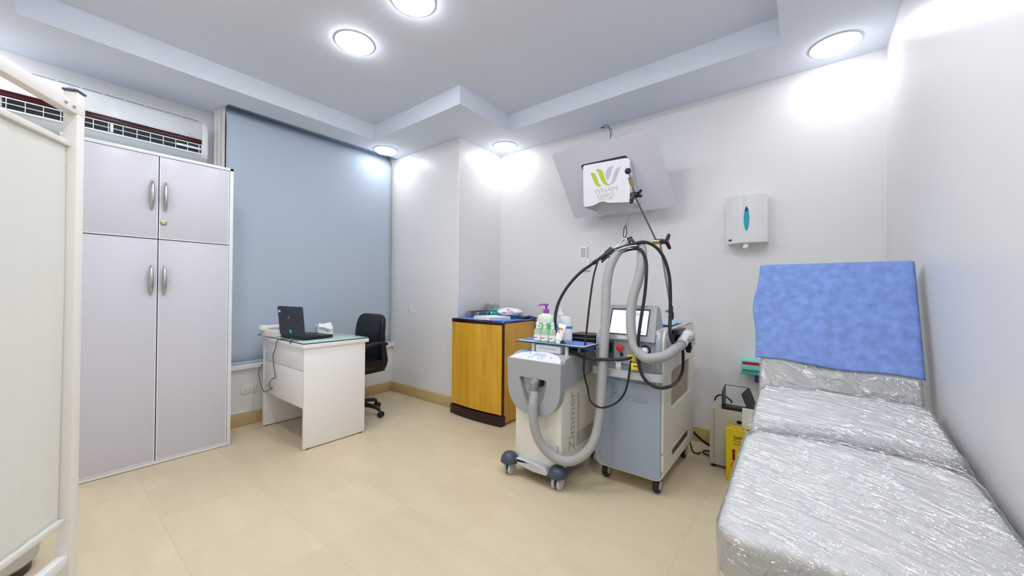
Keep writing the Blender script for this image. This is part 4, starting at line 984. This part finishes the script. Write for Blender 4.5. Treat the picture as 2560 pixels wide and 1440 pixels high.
def leaf(pts, mat, nm='logo_leaf'):
    MB().plate(pts, [], XZ(ly), XZ(ly+.0006)).build(nm, mat, cv)
LPX = lambda px, pz_: (-1.386+(px-95)/1190*.378, 2.122-(pz_-275+(px-95)*.19)/1060*.330)
def curve2(a_, b_): return [tuple(p)[:2] for p in spline([Vector((*LPX(*q), 0)) for q in a_], 5)]+[tuple(p)[:2] for p in spline([Vector((*LPX(*q), 0)) for q in b_], 5)]
leaf(curve2([(300, 465), (380, 462), (450, 510), (500, 640), (550, 750), (610, 780)], [(560, 808), (490, 790), (430, 740), (370, 620), (300, 465)]), MT['lime'])
leaf(curve2([(440, 375), (540, 365), (620, 420), (670, 560), (730, 690), (820, 765)], [(770, 772), (700, 765), (630, 710), (560, 590), (500, 460), (440, 375)]), MT['lime'])
leaf(curve2([(905, 280), (800, 315), (730, 390), (705, 480), (710, 570), (745, 660)], [(790, 600), (830, 500), (865, 380), (905, 280)]), MT['lgr'])
leaf(curve2([(1085, 300), (985, 345), (915, 430), (880, 560), (840, 670), (800, 750)], [(870, 735), (940, 670), (985, 570), (1030, 430), (1085, 300)]), MT['lgr'])
sl = (.378, 0, -.0)
for s_, sz, px, pz_, mt in (('WHAM', .058, 700, 890, 'lgr'), ('CLINICS', .040, 697, 1020, 'olive'), ('SINCE 1998', .023, 705, 1105, 'lgr')):
    o_ = LPX(px, pz_)
    text(s_, 'logo_lettering', sz, MT[mt], cv, (o_[0], ly, o_[1]), (1, 0, -.02), (.02, 0, 1), sx=1.05 if s_ == 'WHAM' else .95, bold=0)
br = MB().box(-1.445, -.958, 3.06, 3.10, 1.772, 1.80, .003).box(-1.44, -.965, 3.085, 3.10, 1.80, 2.15, .003)
for x in (-1.36, -1.04): br.tube([(x, 3.075, 1.79), (x, 2.95, 1.80)], .012, 10).tube([(x, 3.085, 2.12), (x, 2.72, 2.09)], .012, 10)
br.build('wall_bracket', MT['tvp'], t)
for x in (-1.36, -1.04): MB().lathe([(.007, 0), (.007, -.004)], (x, 3.06, 1.784), 'Y', 10).build('bracket_bolt', MT['black'], t)
t = thing('hanging_wire', 'thin green wire hanging from the ceiling edge to the tilted grey panel', 'wire', (-1.40, 3.09, 2.577))
MB().tube([(-1.411, 3.09, 2.575), (-1.36, 3.02, 2.55), (-1.27, 2.88, 2.49), (-1.18, 2.72, 2.37), (-1.14, 2.64, 2.27), (-1.137, 2.615, 2.236)], .0028, 8, 6).tube([(-1.411, 3.092, 2.575), (-1.33, 3.02, 2.53), (-1.25, 2.88, 2.46), (-1.17, 2.73, 2.36), (-1.137, 2.62, 2.238)], .0022, 8, 6).lathe([(.012, 2.573), (.010, 2.577)], (-1.411, 3.085, 0), seg=10).build('wire', MT['tvc'], t)

# ------------------------------------------------------------------ remote control holder
t = thing('remote_control', 'white remote control in a white wall holder left of the laser hoses', 'remote control', (-1.57, 3.10, 1.42))
MB().box(-1.612, -1.525, 3.074, 3.101, 1.312, 1.42, .004).build('holder', MT['whitep'], t)
rc = MB().box(-1.606, -1.548, 3.066, 3.096, 1.335, 1.532, .006).build('handset', MT['whitep'], t)
bt = MB()
for i in range(3):
    for j in range(6): bt.box(-1.598+i*.015, -1.588+i*.015, 3.0648, 3.0665, 1.435+j*.014, 1.444+j*.014, .001, 1)
bt.build('buttons', MT['dgrey'], rc)

# ------------------------------------------------------------------ paper towel dispenser
t = thing('towel_dispenser', 'white wall dispenser with a blue teardrop window above the grey metal box', 'dispenser', (-.31, 3.10, 1.62))
DX0, DX1 = -.432, -.190
def dcur(off, n=18): return [(DX0+(DX1-DX0)*i/n, 3.000-.034*(1-((i/n)*2-1)**2)-off) for i in range(n+1)]
MB().plate(dcur(0)+[(DX1, 3.10), (DX0, 3.10)], [], XY(1.462), XY(1.786)).build('cover', MT['disp'], t, bevel=.006)
def dy(x): u = (x-DX0)/(DX1-DX0)*2-1; return 3.000-.034*(1-u*u)
tear = [(.0165*math.copysign(abs(math.sin(q))**1.3, math.sin(q)), .084*math.cos(q)) for q in [2*PI*i/28 for i in range(28)]]
xc, zc_ = -.306, 1.622
MB().plate([(xc+a_, zc_+b_) for a_, b_ in tear], [], lambda a_, b_: (a_, dy(a_)-.0015, b_), lambda a_, b_: (a_, dy(a_)+.004, b_)).build('level_window', MT['tealw'], t)
MB().plate([(xc+a_*.98, zc_+b_) for a_, b_ in tear if b_ > .046], [], lambda a_, b_: (a_, dy(a_)-.0022, b_), lambda a_, b_: (a_, dy(a_)+.004, b_)).build('window_top', MT['teald'], t)
MB().box(-.322, -.292, 2.985, 3.02, 1.425, 1.466, .004).xf(lambda p: (p.x+(1.466-p.z)*-.25, p.y, p.z)).build('lever', MT['whitep'], t)
MB().box(DX0+.018, DX0+.040, dy(DX0+.03)-.003, dy(DX0+.03)+.004, 1.478, 1.490).build('logo', MT['navy'], t)
MB().box(-.318, -.308, 2.99, 3.02, 1.783, 1.800, .002).build('lock_tab', MT['whitep'], t)

# small switch plates on the pier wall
t = thing('wall_plate', 'tiny white cable outlet strip on the pier wall right of the blind', 'outlet', (-3.31, 2.475, .93))
MB().box(-3.322, -3.302, 2.466, 2.476, .885, .985, .003).build('strip', MT['whitep'], t)
for z in (.972, .925, .898): MB().box(-3.317, -3.307, 2.4645, 2.4665, z-.006, z+.006).build('socket_slot', MT['zlet2'], t)

# ------------------------------------------------------------------ grey metal box with stand, yellow box, aqua holder
t = thing('metal_box', 'grey metal equipment box on the floor between the laser machine and bed', 'metal box', (-.32, 2.81, 0))
MB().box(-.480, -.165, 2.70, 2.915, .02, .380, .003).build('casing', MT['gbox'], t)
MB().box(-.455, -.4535, 2.6985, 2.7015, .022, .378).build('seam', MT['gap'], t)
for z in (.07, .20, .335): MB().lathe([(.005, 0), (.004, -.003)], (-.452, 2.70, z), 'Y', 12).build('screw', MT['steel'], t)
MB().lathe([(.014, 0), (.014, -.001)], (-.315, 2.70, .315), 'Y', 16, sy=.8).build('hole', MT['hollow'], t)
for x in (-.46, -.185):
    for y in (2.72, 2.895): MB().lathe([(.014, 0), (.014, .021)], (x, y, 0), seg=12).build('foot', MT['rubber'], t)
t = thing('black_stand', 'open black plastic stand on top of the grey metal box', 'stand', (-.34, 2.78, .381))
MB().box(-.412, -.262, 2.705, 2.83, .3812, .3855, .001).box(-.412, -.262, 2.705, 2.709, .3855, .40, .001).build('tray', MT['black'], t)
MB().plate([(2.71, .385), (2.83, .385), (2.83, .512), (2.71, .490)], [], YZ(-.412), YZ(-.407)).build('side_wall', MT['black'], t)
sw = MB().plate([(2.71, .385), (2.83, .385), (2.83, .512), (2.71, .490)], [], YZ(-.267), YZ(-.262)); sw.xf(lambda p: (p.x-.045*(p.z-.385)/.12+.035*(p.y-2.71)/.12, p.y, p.z)); sw.build('side_wall', MT['black'], t)
MB().tube([(-.410, 2.826, .510), (-.285, 2.826, .510)], .0022, 6).build('top_bar', MT['black'], t)
t = thing('white_box', 'narrow white carton standing behind the yellow safety box beside the bed', 'carton', (-.27, 2.68, 0))
MB().box(-.296, -.225, 2.668, 2.692, .001, .412, .002).build('carton', MT['paper'], t)
t = thing('safety_box', 'yellow safety box with red arrow on the floor beside the bed', 'safety box', (-.28, 2.61, 0))
MB().box(-.366, -.215, 2.56, 2.662, .001, .302, .001).build('carton', MT['ycard'], t)
lidp = MB().plate(rrect(-.367, -.214, 2.559, 2.663, .001, 1), [[(-.262+.026*math.cos(2*PI*i/20), 2.61+.016*math.sin(2*PI*i/20)) for i in range(20)]], XY(.3025), XY(.306)).build('lid', MT['ycard'], t)
MB().plate([(-.262+.026*math.cos(2*PI*i/20), 2.61+.016*math.sin(2*PI*i/20)) for i in range(20)], [], XY(.3022), XY(.3027)).build('drop_hole', MT['brown'], lidp)
MB().plate([(2.60, .306), (2.66, .306), (2.665, .336), (2.62, .325)], [], YZ(-.3665), YZ(-.3645)).build('flap', MT['ycard'], t)
text('SAFETY', 'lettering', .026, MT['bprint'], t, (-.2845, 2.5592, .262), (1, 0, 0), (0, 0, 1), bold=.0004)
pr = MB()
for i in range(6): pr.box(-.328+i*.011, -.320+i*.011, 2.5590, 2.5596, .2435, .2462)
pr.box(-.328, -.270, 2.5590, 2.5596, .2365, .238).box(-.328, -.262, 2.5590, 2.5596, .222, .2255)
pr.build('small_print', MT['bprint'], t)
MB().plate([(-.3335, .128), (-.3195, .128), (-.3195, .182), (-.3145, .182), (-.3265, .196), (-.3385, .182), (-.3335, .182)], [], XZ(2.5590), XZ(2.5598)).build('arrow', MT['rprint'], t)
bh = MB()
for q in (90, 210, 330):
    cx, cz = -.326+.009*math.cos(math.radians(q)), .100+.009*math.sin(math.radians(q))
    bh.tube([(cx+.008*math.cos(a_), 2.5593, cz+.008*math.sin(a_)) for a_ in [2*PI*i/14 for i in range(13)]], .0013, 6)
bh.build('hazard_mark', MT['bprint'], t)
for z in (.13, .075): MB().box(-.3675, -.3655, 2.566, 2.60, z-.02, z+.02).build('side_slot', MT['brown'], t)
t = thing('wall_holder', 'aqua plastic holder with a red strip on the back wall behind the bed head', 'holder', (-.29, 3.10, .61))
MB().box(-.340, -.205, 2.985, 3.101, .598, .664, .003).build('holder_body', MT['tealb'], t)
MB().box(-.330, -.215, 2.983, 2.986, .633, .652, .0005).build('red_strip', MT['redb'], t)
MB().box(-.336, -.21, 3.0, 3.095, .564, .598, .003).tube([(-.335, 3.01, .575), (-.338, 3.005, .555)], .004, 8).build('lower_tray', MT['tealb2'], t)
MB().box(-.262, -.222, 3.02, 3.09, .512, .566, .004).build('navy_clip', MT['navyp'], t)

# power cable on the floor behind the laser machine
t = thing('power_cable', 'black power cable looping on the floor behind the laser machine to the metal box', 'cable', (-.60, 2.9, .01))
MB().tube([(-.63, 2.823, .10), (-.62, 2.835, .05), (-.61, 2.84, .012), (-.58, 2.83, .008), (-.565, 2.86, .008)], .005, 8, 6).tube([(-.62, 2.828, .16), (-.60, 2.86, .13), (-.56, 2.92, .07), (-.50, 2.95, .03), (-.44, 2.94, .012)], .0085, 10, 6).tube([(-.44, 2.94, .012), (-.52, 2.93, .008), (-.555, 2.90, .008), (-.54, 2.86, .007), (-.49, 2.855, .006)], .005, 8, 6).build('cord', MT['rubber'], t)
t = thing('box_cable', 'black cable rising behind the grey metal box', 'cable', (-.47, 2.93, .36))
MB().tube([(-.49, 2.925, .20), (-.488, 2.928, .36), (-.470, 2.928, .405), (-.43, 2.92, .412), (-.39, 2.90, .395), (-.38, 2.88, .386)], .0055, 8, 6).build('cord', MT['rubber'], t)

# ------------------------------------------------------------------ treatment bed
def pad(x0, x1, y0, y1, R, r, th, top, off=0, nx=26, ny=26, fold=None, bottom=True, drop=None):
    # upholstered slab: rounded plan, rolled edge; top(x, y) gives its height
    X0, X1, Y0_, Y1_ = x0-off, x1+off, y0-off, y1+off; R = R+off; cx = (X0+X1)/2; W_ = (X1-X0)/2
    ts = [0, .004, .012, .025, .045, .07]; ys = ts+[.07+(.86)*i/ny for i in range(1, ny)]+[1-q for q in ts[::-1]]
    us = [-1, -.992, -.975, -.95, -.91, -.86]; us = us+[-.86+1.72*i/nx for i in range(1, nx)]+[-q for q in us[::-1]]
    def half(y):
        d = min(y-Y0_, Y1_-y)
        return W_ if d >= R else W_-R+math.sqrt(max(0, R*R-(R-d)**2))
    def sdf(x, y):
        qx, qy = abs(x-cx)-(W_-R), abs(y-(Y0_+Y1_)/2)-((Y1_-Y0_)/2-R)
        return R-math.hypot(max(qx, 0), max(qy, 0))-min(max(qx, qy), 0)
    rows = []
    dr = th if drop is None else drop
    def zed(x, y):
        d = max(0, min(1, sdf(x, y)/r)); return top(x, y)+off-r*(1-math.sqrt(max(0, 1-(1-d)**2)))
    rr = []
    for j, q in enumerate(ys):
        y = Y0_+(Y1_-Y0_)*q; w = half(y)
        xs = [cx+u*w for u in us]
        row = [(xs[0], y, top(xs[0], y)-dr), (xs[0], y, top(xs[0], y)-r-(dr-r)*.4)]+[(x, y, zed(x, y)) for x in xs]+[(xs[-1], y, top(xs[-1], y)-r-(dr-r)*.4), (xs[-1], y, top(xs[-1], y)-dr)]
        rr.append(row)
    def skirt(row, k): return [(x, y, min(z, top(x, y)-r-(dr-r)*k)) for x, y, z in row]
    rows = [skirt(rr[0], 1), skirt(rr[0], .4)]+rr+[skirt(rr[-1], .4), skirt(rr[-1], 1)]
    if fold: rows = [[fold(*p) for p in row] for row in rows]
    m = MB(); w = len(rows[0]); m.v = [Vector(p) for row in rows for p in row]
    m.f = [(j*w+i, j*w+i+1, (j+1)*w+i+1, (j+1)*w+i) for j in range(len(rows)-1) for i in range(w-1)]
    if bottom:
        m.f.append(tuple([i for i in range(w)]+[j*w+w-1 for j in range(1, len(rows))]+[(len(rows)-1)*w+i for i in range(w-2, -1, -1)]+[j*w for j in range(len(rows)-2, 0, -1)]))
    return m
BX0, BX1 = -.163, .362
t = thing('treatment_bed', 'white padded treatment bed with raised back along the right wall', 'treatment bed', (.1, 1.6, 0))
leg_top = lambda x, y: .588+(y-.95)*.078+.010*math.sin(PI*(x-BX0)/(BX1-BX0))
mid_top = lambda x, y: .655+(y-1.62)*.165+.010*math.sin(PI*max(0, min(1, (x-BX0)/(BX1-BX0))))
LEG = (BX0, BX1, .945, 1.585); MID = (BX0+.012, BX1-.004, 1.60, 1.985)
lp = pad(*LEG, .075, .030, .11, leg_top); lp.build('leg_cushion', MT['cush'], t, ang=70)
mp_ = pad(*MID, .05, .024, .105, mid_top); mp_.build('seat_cushion', MT['cush'], t, ang=70)
tA = math.radians(21); hb0 = Vector((0, 1.985, .668)); hu, hn = Vector((0, math.sin(tA), math.cos(tA))), Vector((0, -math.cos(tA), math.sin(tA)))
HM = lambda p: (p[0], hb0.y+hu.y*p[1]+hn.y*p[2], hb0.z+hu.z*p[1]+hn.z*p[2])
head_top = lambda x, y: .010*math.sin(PI*max(0, min(1, (x-BX0)/(BX1-BX0))))
hpd = pad(BX0+.006, BX1-.012, .0, .612, .03, .022, .10, head_top); hpd.xf(HM).build('back_cushion', MT['cush'], t, ang=70)
MB().box(BX0+.02, BX1+.004, 0, .60, -.125, -.101, .004).xf(HM).build('back_board', MT['lgrey'], t)
def piping(pts, nm='piping'): MB().tube(pts, .0032, 8, 4).build(nm, MT['pipe'], t)
piping([(BX0+.03, 1.603, mid_top(BX0+.03, 1.61)-.020)]+[(x, 1.597, mid_top(x, 1.61)-.020) for x in (-.08, .0, .1, .2, .28)]+[(BX1-.04, 1.603, mid_top(BX1-.04, 1.61)-.020)])
piping([(BX1-.001, y, leg_top(BX1, y)-.030) for y in (1.03, 1.15, 1.3, 1.45, 1.52)])
piping([(BX0-.0005, y, leg_top(BX0, y)-.030) for y in (1.03, 1.15, 1.3, 1.45, 1.52)])
fr_ = MB().box(-.10, .32, 1.05, 1.96, .44, .475, .004).box(-.06, .28, 1.15, 1.92, .06, .44, .01).box(-.10, .32, 1.10, 1.95, .012, .07, .008)
fr_.build('base_frame', MT['lgrey'], t)
for x in (-.07, .29):
    for y in (1.13, 1.92): MB().lathe([(.02, 0), (.02, .014)], (x, y, 0), seg=14).build('foot', MT['rubber'], t)

# clear wrinkled plastic over the cushions
def wr(amp, ang_, fx, fy, seed):
    # stretched film: long sharp creases running one way across a gently waving sheet
    c, s_ = math.cos(ang_), math.sin(ang_)
    def f(x, y, z):
        a_, b_ = x*c-y*s_, x*s_+y*c
        n1 = noise.noise((a_*fx, b_*fy, seed)); n2 = noise.noise((a_*fx*1.7+3, b_*fy*1.9, seed+4)); n3 = noise.noise((x*3, y*3, seed+8))
        r = max(0, 1-abs(n1)/.16)**1.4+.6*max(0, 1-abs(n2)/.14)**1.4
        return (x, y, z+amp*r*(.35+.65*max(0, min(1, .5+1.6*n3)))+.0015+amp*.6*n3)
    return f
t = thing('plastic_cover', 'clear wrinkled plastic film stretched over the foot section of the bed', 'plastic cover', (.1, 1.27, .63), 0, 'plastic film on the bed')
def hang(x, y, z):
    # loose hem: sways outwards under the edge
    x, y, z = wr(.0065, .42, 3.0, 17, 1)(x, y, z)
    d = leg_top(x, y)-z
    if d > .05 and x < .1: x -= .010*math.sin(y*23)+.006; y += .006*math.sin(x*31)
    return (x, y, z)
pad(*LEG, .075, .030, .20, leg_top, .004, 130, 200, hang, False, .19).build('film', MT['film'], t, ang=85)
t = thing('plastic_cover', 'clear wrinkled plastic film over the middle seat section of the bed', 'plastic cover', (.1, 1.8, .69), 0, 'plastic film on the bed')
pad(*MID, .05, .024, .11, mid_top, .004, 120, 130, wr(.0055, .30, 3.0, 18, 7), False, .13).build('film', MT['film'], t, ang=85)
t = thing('plastic_cover', 'clear wrinkled plastic film around the lower back section, below the blue sheet', 'plastic cover', (.1, 2.0, .75), 0, 'plastic film on the bed')
wf = wr(.005, .5, 5, 15, 11)
m = MB().grid(lambda u, v: wf(BX0+.0+(BX1-BX0-.01)*u, .03+(.135-.03*u)*v, .004+head_top(BX0+(BX1-BX0)*u, 0)-.018*max(0, abs(u-.5)*2-.94)/.06), 150, 50)
m.xf(HM).build('film', MT['film2'], t, ang=85)
t = thing('plastic_cover', 'loose clear plastic gathered in the gap between the middle and foot cushions', 'plastic cover', (.1, 1.59, .64), 0, 'plastic film on the bed')
MB().grid(lambda u, v: (BX0-.004+(BX1-BX0+.004)*u, 1.545+.085*v, .640+.030*v+.020*abs(noise.noise((u*9, v*2, 3)))+.006*math.sin(u*3)-.016*max(0, abs(u-.5)*2-.93)/.07), 70, 12).build('film', MT['film2'], t, ang=85)

# blue sheet over the raised back
t = thing('blue_bed_sheet', 'blue disposable sheet hanging over the raised back of the treatment bed', 'sheet', (.1, 2.15, 1.2))
def sheet(u, v):
    # v 0 hem on the front, 1 behind the top edge
    lo = .165+(-.028)*u+.012*math.sin(u*9)*.5
    L_ = .622-lo; q = v*(L_+.16)
    x0 = BX0-.012-.020*math.exp(-((v-.40)/.16)**2)+.008*v; x1 = BX1-.006
    x = x0+(x1-x0)*u
    e = .003*noise.noise((u*4, v*4, 9))+.002
    if q <= L_:
        y = lo+q; z = head_top(x, 0)+.008+e+.010*math.exp(-(u/.05)**2)*math.sin(PI*v)*1.2
    else:
        r = q-L_; a_ = min(r/.022, PI/2); y = .622+.010*math.sin(a_); z = .006-.010*(1-math.cos(a_))-max(0, r-.022)
    z -= .010*max(0, (u-.965)/.035)**2+.006*max(0, (.03-u)/.03)
    return HM((x, y, z))
MB().grid(sheet, 56, 70).build('sheet', MT['sheet'], t, thick=.0012, ang=80)

# ------------------------------------------------------------------ world and view
w = bpy.data.worlds.new('world'); SC.world = w; w.use_nodes = True
w.node_tree.nodes['Background'].inputs[0].default_value = (.9, .95, 1, 1)
w.node_tree.nodes['Background'].inputs[1].default_value = .3
vs_ = SC.view_settings
vs_.view_transform = 'Standard'; vs_.look = 'None'; vs_.gamma = 1; vs_.use_curve_mapping = False
vs_.exposure = .48
try:
    SC.cycles.max_bounces = 12; SC.cycles.diffuse_bounces = 8; SC.cycles.transparent_max_bounces = 16; SC.cycles.sample_clamp_indirect = 6
    SC.cycles.caustics_reflective = False; SC.cycles.caustics_refractive = False
except Exception: pass
